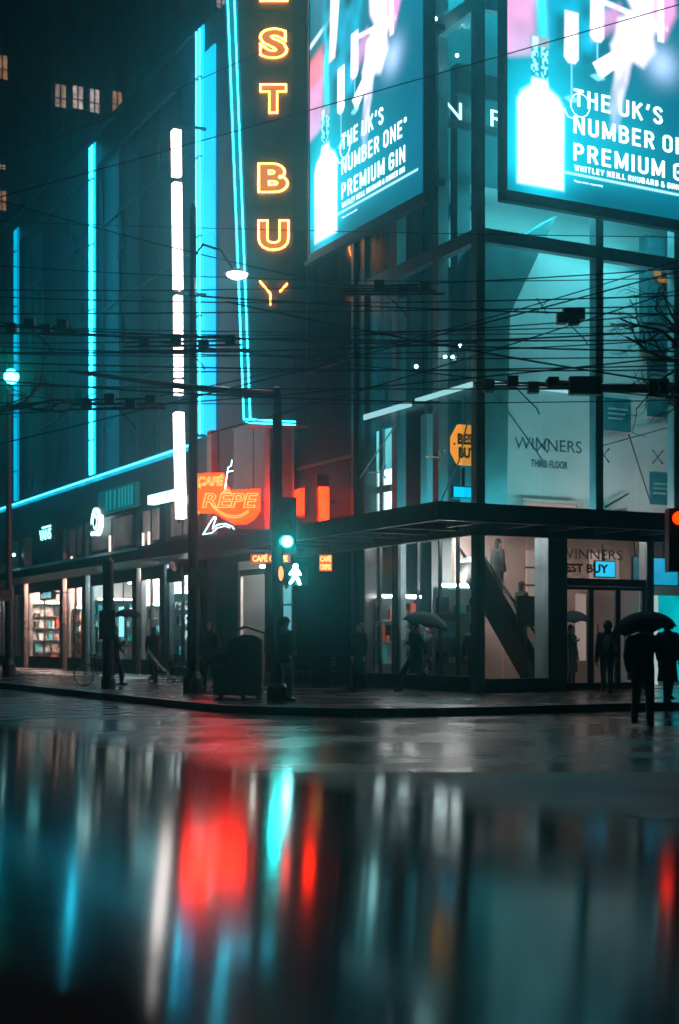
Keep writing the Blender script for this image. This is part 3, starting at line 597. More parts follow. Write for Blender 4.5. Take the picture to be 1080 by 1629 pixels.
# ------------------------------------------------------------------ vertical letter sign (trapezoid blade with cyan edge)
YS = 43.0; SS = F/YS
VS = thing('vertical_sign', 'tall dark blade sign with stacked orange neon letters and a cyan neon edge', 'sign', at(440, 672, YS)[:], city=False)
def P(px, py, Y=YS): return at(px, py, Y)
ZTOP = -260
q = MB(); Y0 = YS
def px2(pts): return [((x-CX)/SS, CAMZ+(HZ-y)/SS) for x, y in pts]
q.prism(px2([(394,676),(487,676),(487,ZTOP),(352,ZTOP)]), (0,Y0,0),(1,0,0),(0,0,1),.75); q.build('cabinet', mat('brown_black_cabinet',(.045,.035,.03),.45,0,.4,1.5,.1), VS)
q = MB(); [q.box(P(402,y).x,P(466,y).x,Y0-.012,Y0-.001,P(0,y+1).z,P(0,y).z) for y in (18,112,206,326,424)]; q.build('panel_seam', M_black, VS)
q = MB(); q.prism(px2([(466,676),(487,676),(487,ZTOP),(466,ZTOP)]), (0,Y0-.05,0),(1,0,0),(0,0,1),.048); q.build('side_return', M_black, VS)
q = MB()
for d in (0, 11): q.tube([P(352+d,ZTOP,Y0-.08), P(388+d*.9,668,Y0-.08)], .026, 6)
q.build('neon_edge', M_cyan, VS)
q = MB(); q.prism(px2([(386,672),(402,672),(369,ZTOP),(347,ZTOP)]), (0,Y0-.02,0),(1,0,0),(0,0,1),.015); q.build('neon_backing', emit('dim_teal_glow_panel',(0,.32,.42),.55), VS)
q = MB(); [q.tube([P(391,667+d,Y0-.08), P(470,671+d,Y0-.08)], .022, 6) for d in (0, 5)]; q.build('neon_edge', M_cyan, VS)
for s, y, h, x0, x1 in (('B',-118,43,412,459),('E',-22,43,413,458),('S',68,43,412,458),('T',156,43,413,456),('B',282,43,410,459),('U',373,44,410,460)):
    hh = h/SS; wd_ = (x1-x0)/SS; o_ = P(x0, y+h/2, Y0-.06)
    q = MB(); q.text(text(s, hh*.93, wd_*.93, offset=.07), o_ + Vector((wd_*.035,.03,hh*.035)), (1,0,0),(0,0,1)); lt = q.build('letter', M_orangefill, VS)
    q = MB(); q.text(text(s, hh*.93, wd_, fill=False, bevel=.022, offset=.06), o_ + Vector((0,0,hh*.03)), (1,0,0),(0,0,1)); q.build('neon_tube', M_orange, lt)
q = MB(); q.prism(px2([(412,446),(424,446),(435,462),(446,446),(458,446),(441,468),(441,490),(429,490),(429,468)]), (0,Y0-.03,0),(1,0,0),(0,0,1),.025); lt = q.build('letter', emit('faint_glow_letter_face',(1,.2,.02),.07), VS)  # dead letter's face is given a faint glow in its colour
q = MB(); q.tube([P(413,447,Y0-.07),P(430,467,Y0-.07),P(430,485,Y0-.07)],.022,6); q.tube([P(457,451,Y0-.07),P(445,464,Y0-.07)],.022,6); q.build('neon_tube', M_orange, lt)

# ------------------------------------------------------------------ dark glazed block between the sign and the glass building
DT = thing('dark_tower', 'narrow dark glazed block between the letter sign and the glass building', 'building', (0, YL, 0))
ya, yb = YL+.32, yp(466)
q = MB(); q.box(.02,9,ya,yb,0,10.2); q.build('wall', mat('dull_black_cladding',(.004,.005,.0055),.5,0,.4,.6,0,.05), DT)
q = MB(); q.box(.02,9,ya,yb,10.21,30); q.build('upper_glazing', mat('polished_black_glass',(.006,.009,.010),.05,0,.4,.6,0,.6), DT)
q = MB(); [q.box(-.12,.018,y-.07,y+.07,.15,30) for y in (ya+.1,yb-.25)]; q.build('pilaster', M_dark, DT)
q = MB(); [q.box(-.04,.017,ya+.2,yb-.35,z-.04,z+.04) for z in (6.9,9.8,18,22)]; q.build('transom', M_steel, DT)
t = thing('orange_lamp_sign', 'slim glowing orange vertical sign beside the dark block under the neon corner', 'sign', (-.4, yp(515,-.4), 4))
y_ = yp(515,-.4); q = MB(); q.box(-.55,-.25,y_-.04,y_+.06,zc(830,-.4,y_),zc(775,-.4,y_)); q.build('lit_face', emit('glowing_orange_sign',(1,.012,.0),13,True,.3,3), t)
q = MB(); q.box(-.6,-.2,y_+.07,y_+.14,zc(835,-.4,y_),zc(755,-.4,y_)); q.box(-.2,.02,y_+.07,y_+.14,zc(800,-.4,y_),zc(795,-.4,y_)); q.build('housing', M_black, t)
t = thing('orange_panel_sign', 'flat orange lit panel beside the grey pink wall below the neon corner', 'sign', (-.1, yp(478,-.1), 4))
y0_, y1_ = yp(484,-.06), yp(473,-.06); q = MB(); q.box(-.16,-.06,y0_,y1_,zc(818,0,y0_),zc(778,0,y0_)); q.build('lit_face', emit('glowing_orange_panel',(1,.012,.0),9.0), t)
q = MB(); q.box(-.05,.01,y0_-.03,y1_+.03,zc(822,0,y0_),zc(774,0,y0_)); q.build('housing', M_black, t)

# ------------------------------------------------------------------ cafe building
yc0, yc1 = yp(465)+.02, yp(300)
CB = thing('cafe_building', 'grey pink corner shop building with a glazed cafe under the orange script sign', 'building', (0, yc0, 0))
ya_d, yb_d = yp(428), yp(380)
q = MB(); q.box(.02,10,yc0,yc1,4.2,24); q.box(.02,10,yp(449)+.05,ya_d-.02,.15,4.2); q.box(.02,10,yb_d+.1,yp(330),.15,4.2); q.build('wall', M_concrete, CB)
q = MB(); [q.box(-.25,.0,yp(p)-.2,yp(p)+.2,.15,9) for p in (436,343)]; q.build('pilaster', M_stone, CB)
q = MB(); q.box(-.02,.015,yp(430),yp(445),5.6,9.2); q.build('wall_panel', mat('pink_grey_panel',(.12,.09,.09),.7,0,.15,2), CB)
for a, b, z0, z1 in ((372,402,6.2,8.8),(404,428,6.2,8.8)):
    wn = MB(); y0_, y1_ = yp(b), yp(a); wn.box(-.03,.015,y0_-.06,y1_+.06,z0-.06,z0); wn.box(-.03,.015,y0_-.06,y1_+.06,z1,z1+.06); wn.box(-.03,.015,y0_-.06,y0_,z0,z1); wn.box(-.03,.015,y1_,y1_+.06,z0,z1)
    wn = wn.build('window', M_steel, CB); q = MB(); q.box(-.01,.012,y0_,y1_,z0,z1); q.build('pane', emit('grey_curtained_window',(.55,.62,.65),.06,True,.5,1.2), wn)
q = MB(); q.ball((-.3,yp(397,-.3),zc(655,-.3,yp(397,-.3))),.1,6); q.ball((-.2,yp(410,-.2),zc(662,-.2,yp(410,-.2))),.06,6); q.build('wall_lamp', emit('small_white_spot',(.7,1,1),25,False), CB)
cn = MB(); cn.box(-2.0,.0,yc0-.3,yc1,4.45,4.95); cn = cn.build('canopy', M_dark, CB)
# interior of the cafe and its door
q = MB(); q.box(2.2,2.3,ya_d-1.2,yb_d+.2,.15,4.2); q.build('inner_wall', M_wallw, CB)
q = MB(); q.box(.6,1.6,ya_d-.6,yb_d-.4,4.0,4.08); q.build('interior_light', emit('cafe_light',(1,.80,.74),45), CB)
d = MB(); y0_, y1_ = ya_d, yb_d; d.box(.0,.1,y0_,y0_+.14,.15,3.9); d.box(.0,.1,y1_-.14,y1_,.15,3.9); d.box(.0,.1,y0_+.14,y1_-.14,3.7,3.9); d.box(.0,.1,y0_+.14,y1_-.14,.15,.4); d = d.build('door', mat('pale_door_frame',(.5,.46,.44),.5,0,.1,4), CB)
q = MB(); q.box(.04,.055,y0_+.15,y1_-.15,.41,3.69); q.build('pane', M_glass, d)
q = MB(); q.tube([(-.05,y0_+.25,1.0),(-.05,y0_+.25,1.8)],.02,6); q.build('handle', M_steel, d)
wn = MB(); wa, wb = yc0+.05, yp(449); wn.box(.0,.1,wa-.04,wa,.15,4); wn.box(.0,.1,wb,wb+.04,.15,4); wn.box(.0,.1,wa,wb,.15,.7); wn.box(0,.1,wa,wb,2.6,2.66); wn = wn.build('window', M_steel, CB)
q = MB(); q.box(.04,.055,wa,wb,.71,3.9); q.build('pane', emit('frosted_lit_pane',(.25,.75,.85),.6,True,.2,1), wn)
q = MB(); q.tube([(-.01,wb-.3,3.3),(.03,wb-.3,3.3)],.16,12); q.build('round_sticker', mat('grey_red_sticker',(.25,.12,.12),.6), wn)
t = thing('menu_stand', 'dark menu board standing inside the cafe doorway', 'menu board', (1.2,(y0_+y1_)/2,.15))
q = MB(); q.box(1.2,1.26,y0_+.5,y1_-.4,1.0,2.9); q.build('board', M_dark, t); q = MB(); [q.box(1.2,1.25,y,y+.05,.15,1.0) for y in (y0_+.55,y1_-.5)]; q.build('leg', M_black, t)
# dark shutter left of the door
q = MB(); y0_, y1_ = yp(376), yp(322); q.box(-.04,.018,y0_,y1_,.15,3.2); [q.box(-.07,-.041,y0_,y1_,.3+.2*k,.33+.2*k) for k in range(14)]; q.build('shutter', M_dark, CB)

# orange script sign projecting from the cafe
YC_ = 46.0; SC_ = F/YC_
CS = thing('cafe_sign', 'glowing orange projecting cafe sign with cream neon lettering and a blue neon fork', 'sign', at(360,800,46.0)[:], city=False)
def pc(pts): return [((x-CX)/SC_, CAMZ+(HZ-y)/SC_) for x, y in pts]
def pt(x, y, d=0.0): return Vector(((x-CX)/SC_, YC_-d, CAMZ+(HZ-y)/SC_))
q = MB(); q.prism(pc([(313,815),(313,754),(355,752),(360,772),(368,780),(413,778),(413,812),(404,824),(392,832),(372,833),(352,822),(340,815)]), (0,YC_,0),(1,0,0),(0,0,1),.3); q.build('lit_face', M_crepe, CS)
q = MB()
def otext(s, x0, yb_, h, x1):
    hh = h/SC_; wd_ = (x1-x0)/SC_; q.text(text(s, hh, wd_, fill=False, bevel=.014, offset=.008, shear=.2), pt(x0,yb_,.05),(1,0,0),(0,0,1))
otext('CAF\u00c9', 314, 772, 13, 356); otext('R\u00caPE', 321, 807, 22, 411)
for r_ in (0, 3): q.tube([pt(312+r_*.3+22*math.cos(a)*(.6), 795-r_*.0+(24-r_)*math.sin(a), .05) for a in np.linspace(-1.0,-5.1,16)], .014, 5)
for d_ in (0, 3): q.tube([pt(x, 800+24*math.sin((x-334)/66*2.75)**.8 - d_ if True else 0, .05) for x in np.linspace(336,396,14)], .014, 5)
q.build('lettering', M_creamneon, CS)
q = MB(); q.tube([pt(358,778,.05),pt(363,744,.05),pt(368,741,.05),pt(369,732,.05)],.02,6); q.tube([pt(361,751,.05),pt(371,749,.05)],.02,6); q.build('neon_fork', M_iceneon, CS)
q = MB()
q.tube([pt(323,851,.05),pt(333,834,.05),pt(341,822,.05),pt(344,823,.05),pt(338,842,.05),pt(346,835,.05),pt(358,833,.05),pt(370,838,.05),pt(375,848,.05),pt(377,857,.05)],.02,6)
q.tube([pt(325,850,.05),pt(337,848,.05),pt(346,840,.05),pt(358,837,.05),pt(366,840,.05)],.014,6); q.build('neon_napkin', M_iceneon, CS)
q = MB(); q.beam(pt(360,800,-.32),pt(360,800,-3.0),.1); q.beam(pt(345,765,-.32),pt(345,765,-3.0),.08); q.build('bracket', M_black, CS)
# small lit signs under the canopy
def smallsign(label, px0, px1, py0, py1, Y, lines, m, glow):
    t = thing('hanging_sign', label, 'sign', at((px0+px1)/2, py1, Y)[:], city=False)
    a, b = at(px0,py1,Y), at(px1,py0,Y)
    q = MB(); q.box(a.x,b.x,Y,Y+.1,a.z,b.z); q.build('board', m, t)
    q = MB(); n = len(lines)
    for i, l in enumerate(lines):
        h = (b.z-a.z)/n; q.text(text(l, h*.6, (b.x-a.x)*.88, fill=False, bevel=.014), (a.x+(b.x-a.x)*.05, Y-.03, b.z-(i+1)*h+h*.2),(1,0,0),(0,0,1))
    q.build('lettering', glow, t)
    q = MB(); [q.tube([(x,Y+.05,b.z),(x,Y+.05,b.z+.35)],.012,5) for x in (a.x+.1,b.x-.1)]; q.build('hanging_rod', M_black, t)
smallsign('small red lit sign hanging under the awning left of the traffic signal', 398, 462, 881, 896, 44.0, ['CAF\u00c9 CR\u00caPE'], emit('red_sign_face',(1,.10,.02),.5), M_creamneon)
smallsign('square orange lit sign hanging right of the traffic signal', 508, 528, 883, 908, 41.0, ['CAF\u00c9','CREPES'], emit('orange_small_face',(1,.05,.0),1.6), M_creamneon)
# ------------------------------------------------------------------ long dark department store with cyan neon
DS = thing('department_store', 'long dark store front lined with cyan neon verticals over lit shops', 'building', (0, yc1, 0))
y0_, y1_ = yc1+.02, 96.0
q = MB(); q.box(.3,14,y0_,y1_,8.6,22.79); q.build('upper_wall', M_darkglass, DS)
q = MB(); [q.box(.2,.29,y-.05,y+.05,8.9,22.7) for y in np.arange(y0_+1.5,y1_,2.4)]; q.build('mullion', M_steel, DS)
q = MB(); [q.box(.22,.29,y0_,y1_,z-.05,z+.05) for z in (12.4,16.2,20.0)]; q.build('transom', M_steel, DS)
q = MB(); q.box(.12,14,y0_,y1_,22.8,24.1); q.box(-.05,14,y0_-.1,y1_,24.11,24.25); q.build('roof_fascia', mat('dark_teal_fascia',(.06,.08,.085),.6,0,.2,.8), DS)
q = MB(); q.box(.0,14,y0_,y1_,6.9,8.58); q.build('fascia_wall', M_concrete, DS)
# neon: base line and verticals, each a housing with two tubes
q = MB(); q.box(-.16,-.1,y0_-.5,y1_,8.64,8.82); q.box(-.1,.0,y0_-.5,y1_,8.6,8.64); q.build('neon_band', emit('cyan_band',(.0,.55,.85),1.1,True,.3,.8), DS)
q = MB(); q.tube([(-.2,y0_-.5,8.73),(-.2,y1_,8.73)],.035,6); q.build('neon_tube', emit('cyan_neon_line',(.08,.7,1.0),5.0), DS)
def strip(px, z1, core, back, wd_=.34, z0=8.9):
    y = yp(px,-.1); h = q = MB(); q.box(-.14,-.08,y-wd_/2*2.1,y+wd_/2*2.1,z0,z1); h = q.build('neon_housing', back, DS)
    q = MB(); [q.tube([(-.2,y+d,z0),(-.2,y+d,z1-.1)],.035,6) for d in (-.16,.16)]; q.build('neon_tube', core, h)
    q = MB(); [q.box(-.27,-.06,y-.26,y+.26,z,z+.05) for z in np.arange(z0+1.5, z1-.3, 2.9)]; q.build('clip', M_steel, h)
strip(148, zc(230,-.1,yp(148,-.1)), M_cyan, emit('cyan_strip_back',(0,.55,.9),1.6))
strip(27, zc(364,-.1,yp(27,-.1)), emit('faint_cyan_neon',(0,.45,.7),1.6), M_cyansoft)
strip(319, zc(45,-.1,yp(319,-.1)), M_cyan, MATS['cyan_strip_back'])
q = MB(); q.box(-.12,-.06,yp(342,-.1),yp(325,-.1),8.9,zc(78,-.1,yp(333,-.1))); q.build('blue_panel', M_cyanpanel, DS)
# pinkish lit column sign standing off the front
t = thing('light_column', 'tall white lit tube sign in broken lengths beside the blue panel', 'sign', (-1.3, yp(283,-1.3), 5.8))
y_ = yp(283,-1.3); q = lambda a: zc(a, -1.3, y_)
for (a, b, xa, xb, wd_) in ((205,279,280,281,13),(290,461,281,283,13),(471,600,283,284,12),(605,629,284,284,12),(657,826,284,288,14)):
    b0 = MB(); p0 = W(-1.3,y_); s_ = F/p0.y
    b0.beam(Vector((-1.3+0,yp(xb,-1.3),q(b))), Vector((-1.3,yp(xa,-1.3),q(a))), wd_/s_, wd_/s_); b0.build('light_tube', M_white, t)
b0 = MB(); b0.beam((-1.28,y_,zc(786,-1.3,y_)),(-1.28,yp(241,-1.28),zc(796,-1.28,yp(241,-1.28))),.3,.34); b0.build('side_arm', emit('ice_white_arm',(.4,.95,1.0),3.5), t)
b0 = MB(); b0.beam((-1.16,y_+.28,5.7),(-1.16,y_+.28,21.3),.1); [b0.beam((-1.1,y_+.28,z),(.0,y_+.28,z),.1) for z in (8.9,14,20)]; b0.build('mast', M_black, t)
# awning along the shops
aw = MB()
yy0, yy1 = yp(318,-.1), y1_; aw.prism([(-2.2,4.5),(-2.2,4.85),(-.02,5.3),(-.02,4.5)], (0,yy1,0),(1,0,0),(0,0,1),0.0) if False else None
vs = [(-2.2,yy0,4.45),(-2.2,yy1,4.45),(-.02,yy1,4.45),(-.02,yy0,4.45),(-2.2,yy0,4.8),(-2.2,yy1,4.8),(-.02,yy1,5.35),(-.02,yy0,5.35)]
aw.add(vs, [(0,3,2,1),(4,5,6,7),(0,1,5,4),(1,2,6,5),(2,3,7,6),(3,0,4,7)]); aw.build('awning', mat('black_canvas_awning',(.02,.022,.022),.45,0,.4,1,.1), DS)
# shops: pillars, windows below and above the awning
bounds = [316, 262, 226, 212, 163, 137, 103, 78, 45, 14, -8]
for p_ in (318, 262, 218, 137, 101, 40, 18, -10): 
    y = yp(p_); q = MB(); q.box(-.12,.3,y-.28,y+.28,.15,6.88); q.build('pillar', M_stone if p_ < 140 else M_dark, DS)
q = MB(); q.box(5.5,5.7,y0_,y1_,.15,6.9); q.build('inner_wall', M_wallw, DS)
q = MB(); q.box(.3,5.5,y0_,y1_,4.55,4.7); q.build('shop_ceiling', M_wall, DS)
q = MB(); q.box(.3,5.5,y0_,y1_,.1,.2); q.build('shop_floor', M_floor, DS)
for p_ in (262, 218, 137, 101, 40): y = yp(p_); q = MB(); q.box(.31,5.5,y-.08,y+.08,.2,4.54); q.build('party_wall', M_wallw, DS)
# one display glow per bay: colour of the lamps inside
bays = [(316,264,(.75,.95,1.0),4.0),(260,220,(1,.86,.8),5.5),(216,140,(.5,.9,1.0),1.2),(135,103,(1,.6,.5),5.5),(99,42,(1,.60,.5),5.5),(38,20,(.2,.3,.3),.3),(16,-8,(1,.62,.55),5.0)]
for i, (a, b, c, s_) in enumerate(bays):
    ya, yb = yp(a)+.3, yp(b)-.3
    q = MB(); q.box(.32,.8,ya+.1,yb-.1,4.46,4.53); q.build('interior_light', emit('shop_lamp_%s' % ('cool','warm','dim','rose','pink','dark','glow')[i], c, s_*45), DS)
    wn = MB(); wn.box(.0,.1,ya,yb,.15,.72); wn.box(0,.1,ya,yb,3.95,4.54); nb = 2
    for k in range(nb+1): y = ya+(yb-ya)*k/nb; wn.box(.0,.1,y-.05,y+.05,.72,3.95)
    wn = wn.build('shop_window', M_steel, DS); q = MB(); q.box(.04,.055,ya+.05,yb-.05,.73,3.94); q.build('pane', M_glass, wn)
for (a, b, col, s_) in ((314,266,(.8,.62,.58),.16),(258,222,(.9,.7,.66),.22),(214,142,(.8,.65,.62),.09),(135,106,(.6,.4,.38),.05)):
    ya, yb = yp(a)+.25, yp(b)-.25
    wn = MB(); wn.box(.0,.1,ya,yb,5.36,5.5); wn.box(0,.1,ya,yb,6.75,6.88); [wn.box(0,.1,y-.05,y+.05,5.5,6.75) for y in (ya,(ya+yb)/2,yb)]
    wn = wn.build('upper_window', M_steel, DS); q = MB(); q.box(.04,.055,ya+.05,yb-.05,5.5,6.75); q.build('pane', emit('curtained_%d_pane' % a if False else 'curtained_pane_'+('pale','bright','dim','dark')[(314,258,214,135).index(a)], col, s_, True, .6, 1.1), wn)
M_bright = emit('bright_strip_lamp', (1,.9,.85), 14)
for px_, p2_, y0p, y1p in ((175,178,852,888),(228,229,848,884),(237,238,846,886),(114,116,885,900)):
    y = yp(px_,-.02); q = MB(); q.box(-.06,-.0,y-.06,y+.06,zc(y1p,0,y),zc(y0p,0,y)); q.build('lamp_strip', emit('warm_strip',(1,.75,.65),2.0,False), DS)
q = MB(); [q.ball((.8,yp(p,.8),zc(y,.8,yp(p,.8))),.09,5) for p, y in ((276,932),(206,926),(65,936),(20,942),(118,895),(128,890))]; q.build('spotlight', emit('small_warm_spot',(1,.9,.85),20,False), DS)
# shop fittings seen through the panes
for label, p_, lampm, h_ in (('white lit shelf in the bright shop behind the person with the pushchair',262,emit('white_shelf_lamp',(1,.95,.9),40),3.0),('shelf in the shop with the white light box left of the pushchair',218,MATS['white_shelf_lamp'],2.6),('shelf of goods in the rosy shop just left of the thick post',137,M_warm,3.0),('shelf of goods right of the hanging sign with lit letters',101,M_warm,2.7),('shelf of goods in the rosy shop below the hanging sign with lit letters',40,M_warm,3.1)):
    shelf(label, (.35, yp(p_)-.6, .3), 2.4, h_, False, lampm, n=5)
q = MB(); q.box(1.3,1.36,yp(258,1.3),yp(228,1.3),zc(980,1.3,yp(243,1.3)),zc(967,1.3,yp(243,1.3))); q.box(1.3,1.36,yp(215,1.3),yp(206,1.3),zc(980,1.3,yp(210,1.3)),zc(967,1.3,yp(210,1.3)))
q.build('light_box', emit('white_light_box',(1,1,.97),3.5), DS)
screen('tall cyan white display panel behind the umbrella of the cyclist', 189, 197, 965, 1013, .7, emit('cyan_white_display',(.35,.95,1),2.2), True)
for i, p_ in enumerate((111,128,146)): screen('small cyan hanging screen in the shop row, %s of three' % ('leftmost','middle','rightmost')[i], p_-3, p_+3, 965, 974, .8, emit('cyan_small_display',(0,.75,.95),1.6), True, 'small cyan screens in the shops')
t = thing('orange_display', 'slim orange display post in the shop window left of the cyclist', 'display', (.6, yp(132,.6), .7))
y = yp(132,.6); q = MB(); q.box(.55,.75,y-.2,y+.2,.7,2.6); q.build('panel', mat('orange_board',(.8,.14,.03),.5,0,.2,2), t); q = MB(); q.box(.5,.8,y-.25,y+.25,.6,.7); q.build('base', M_black, t)
# signs on the store front
def facesign(name, label, px0, px1, py0, py1, s, board, m, off=-.25, roof=False):
    ya, yb = yp(px1,off), yp(px0,off); ym = (ya+yb)/2; z0, z1 = zc(py1,off,ym), zc(py0,off,ym)
    t = thing(name, label, 'sign', (off,ym,z0)); q = MB(); q.box(off,off+.15,ya,yb,z0,z1); q.build('board', board, t)
    q = MB(); h = (z1-z0)*.5; wd_ = (yb-ya)*.8; q.text(text(s, h, wd_, offset=.012), (off-.02,yb-(yb-ya)*.1,z0+(z1-z0)*.2),(0,-1,0),(0,0,1))
    if roof: q.box(off-.024,off-.012,ya+(yb-ya)*.12,yb-(yb-ya)*.28,z0+(z1-z0)*.76,z0+(z1-z0)*.84)
    q.build('lettering', m, t); q = MB(); [q.box(off+.15,max(off+.2,-.0),y-.03,y+.03,z1-.1,z1-.04) for y in (ya+.2,yb-.2)]; q.build('bracket', M_black, t)
    return t
M_lit = emit('cyan_white_letters',(.3,1.0,1.0),5.0)
M_board = mat('teal_sign_board',(.01,.05,.06),.5)
facesign('wall_sign','square dark sign with lit cyan lettering on the wall above the awning', 61, 84, 832, 865, 'VANS', M_board, M_lit, roof=True)
facesign('hanging_sign','small hanging sign with lit pale lettering below the awning', 63, 84, 941, 954, 'VANS', M_board, emit('pale_cyan_letters',(.4,.9,1),1.2,False), -1.0, True)
ya, yb = yp(216,-.2), yp(140,-.2)
t = thing('shop_sign', 'teal sign band with a round white disc at its left end', 'sign', (-.2,(ya+yb)/2,6.9))
q = MB(); q.box(-.2,-.02,ya,yb-1.4,7.0,8.0); q.build('board', emit('dim_teal_band',(0,.22,.26),.35), t)
q = MB(); c = (-.3, yp(151,-.3), zc(830,-.3,yp(151,-.3))); q.prism([(.62*math.cos(a),.62*math.sin(a)) for a in np.linspace(0,2*math.pi,24,endpoint=False)], c,(0,-1,0),(0,0,1),.2); q.build('disc', emit('white_disc',(.7,1,1),3.0,True,.3,3), t)
q = MB(); q.tube([(c[0]-.01,c[1]-.4*math.cos(a),c[2]+.4*math.sin(a)) for a in np.linspace(0,2*math.pi,21)],.025,5,False); q.ball((c[0]-.01,c[1],c[2]-.02),.17,8,.2,1,1.2); q.build('emblem', mat('dark_emblem',(.02,.08,.08),.5), t)
q = MB(); [q.box(-.24,-.205,yp(p,-.2)-.05,yp(p,-.2)+.05,7.1,7.9) for p in (170,176,183,190,195,200,205,210)]; q.build('letter_stroke', emit('teal_strokes',(.0,.5,.55),.6,False), t)
t = thing('hanging_sign', 'small dark hanging sign with pale half dome emblem left of the tall pole', 'sign', (-1.0, yp(276,-1.0), 3.9))
ym = yp(276,-1); z0, z1 = zc(926,-1,ym), zc(903,-1,ym); q = MB(); q.box(-1,-.9,yp(288,-1),yp(265,-1),z0,z1); q.build('board', M_black, t)
q = MB(); rr = (z1-z0)*.4; [q.prism([(r_*math.cos(a),r_*math.sin(a)) for a in np.linspace(.15,2.2,10)]+[((r_-.07)*math.cos(a),(r_-.07)*math.sin(a)) for a in np.linspace(2.2,.15,10)], (-1.02,ym+.1,z0+.35),(0,-1,0),(0,0,1),.01) for r_ in (rr,rr*1.5,rr*2.0)]; q.build('emblem', emit('pink_emblem',(.9,.5,.5),.25,False), t)
q = MB(); [q.box(-.97,-.93,y-.02,y+.02,z1,4.5) for y in (ym-.4,ym+.4)]; q.build('hanging_rod', M_black, t)
# wall lanterns: small lamp heads throwing light down the wall
for i, (p_, y_) in enumerate(((147,846),(22,880))):
    t = thing('wall_lamp', ('wall lantern below the round white disc, lighting the pillar','wall lantern at the left edge of the shop row')[i], 'lamp', (-.3,yp(p_,-.3),zc(y_,-.3,yp(p_,-.3))), 'wall lanterns on the shop row')
    o_ = ORG[t.name]; q = MB(); q.lathe([(.02,.35),(.22,.1),(.26,.0),(.02,.0)], o_, 10); q.build('shade', M_steel, t); q = MB(); q.ball((o_[0],o_[1],o_[2]-.1),.07,6); q.build('bulb', emit('lantern_bulb',(.5,1,1),30), t)
    q = MB(); q.beam((o_[0],o_[1],o_[2]+.3),(.0,o_[1],o_[2]+.3),.06); q.build('arm', M_steel, t)

# ------------------------------------------------------------------ far tower behind
FT = thing('office_tower', 'tall dark tower far behind the store with a few lit windows', 'building', (-30, 130, 0))
q = MB(); q.box(-60,16,130,150,0,95); q.build('wall', mat('dark_brick_tower',(.02,.026,.028),.8,0,.4,.15,.2), FT)
yf = 130
def tp(px): return xp(px, yf)
q = MB(); [q.box(tp(p)-.5,tp(p)+.5,yf-.4,yf-.01,0,95) for p in range(-30,380,34)]; q.build('pilaster', mat('dark_pilaster',(.03,.04,.043),.8), FT)
q = MB(); [q.box(-60,16,yf-.25,yf-.005,z,z+.7) for z in range(8,95,6)]; q.build('ledge', MATS['dark_pilaster'], FT)
M_wl = [emit('lit_office_window_rose',(1,.62,.52),.55,True,.5,1.5), emit('lit_office_window_pale',(1,.74,.68),.8,True,.5,1.5), emit('lit_office_window_amber',(1,.45,.25),.5,True,.5,1.5)]
for x0, x1, y0, y1, k in ((86,103,137,173,0),(114,130,139,175,1),(141,156,144,181,1),(177,192,148,181,2),(-6,10,90,128,2),(-6,8,305,336,2),(-4,7,264,271,0),(342,358,0,16,0)):
    wn = MB(); a, b = tp(x0), tp(x1); z1, z0 = zc(y0,(a+b)/2,yf), zc(y1,(a+b)/2,yf)
    wn.box(a-.15,b+.15,yf-.5,yf-.42,z0-.15,z0); wn.box(a-.15,b+.15,yf-.5,yf-.42,z1,z1+.15); m_ = (a+b)/2; [wn.box(x-.08,x+.08,yf-.5,yf-.42,z0,z1) for x in (a-.07,m_,b+.07)]; wn.box(a,b,yf-.49,yf-.43,(z0*.6+z1*.4)-.06,(z0*.6+z1*.4)+.06)
    wn = wn.build('window', M_black, FT); q = MB(); q.box(a,b,yf-.415,yf-.405,z0,z1); q.build('pane', M_wl[k], wn)

# ------------------------------------------------------------------ poles, lamps and signals
def polething(name, label, cat, px, Y, z0=.15):
    p = at(px, HZ, Y); return thing(name, label, cat, (p.x, p.y, z0), city=False), Vector((p.x, p.y, 0))
# tall traffic pole with mast arm, green signal and walking figure
YT = 30.5
t, b = polething('traffic_signal', 'tall traffic signal pole with glowing green light, white walking figure and mast arm', 'traffic signal', 441, YT)
S = lambda px, py, d=0: at(px, py, YT) + Vector((0, -d, 0))
q = MB(); q.lathe([(.22,.15),(.22,.45),(.15,.55),(.13,3.0),(.10,6.9),(.02,6.95)], (b.x,b.y,0), 12); q.build('pole', M_dark, t)
q = MB(); q.tube([S(440,628),S(300,616),S(110,590)],[.085,.07,.04],8); q.build('mast_arm', M_dark, t)
hd = MB(); c = S(457,862); hd.box(c.x-.2,c.x+.2,c.y-.1,c.y+.22,c.z-.24,c.z+.95); hd = hd.build('signal_head', M_black, t)
M_visor = mat('matt_black_visor', (.01,.01,.01), .7)
for k, m_ in enumerate((M_cyanlight, mat('dark_amber_lens',(.06,.03,.0),.2), mat('dark_red_lens',(.06,.005,.0),.2))):
    z = c.z + k*.36; q = MB(); q.lathe([(.001,.0),(.1,.0),(.125,-.02),(.001,-.021)] if False else [(.12,-.01),(.12,.01),(.06,.03),(.01,.035)], (0,0,0), 14); q.v = [(c.x+x, c.y-.105-zz, z+y) for x, y, zz in q.v]; q.build('lens', m_, hd)
    q = MB(); n = 12
    vs = []; fs = []
    for i in range(n+1):
        a = math.pi*(-.1 + 1.2*i/n); vs += [(c.x+.15*math.cos(a), c.y-.1, z+.15*math.sin(a)), (c.x+.15*math.cos(a), c.y-.36, z+.15*math.sin(a)-.02), (c.x+.165*math.cos(a), c.y-.36, z+.165*math.sin(a)-.02), (c.x+.165*math.cos(a), c.y-.1, z+.165*math.sin(a))]
    for i in range(n): fs += [(4*i+j, 4*i+(j+1)%4, 4*i+4+(j+1)%4, 4*i+4+j) for j in range(4)]
    q.add(vs, fs); q.build('visor', M_visor, hd)
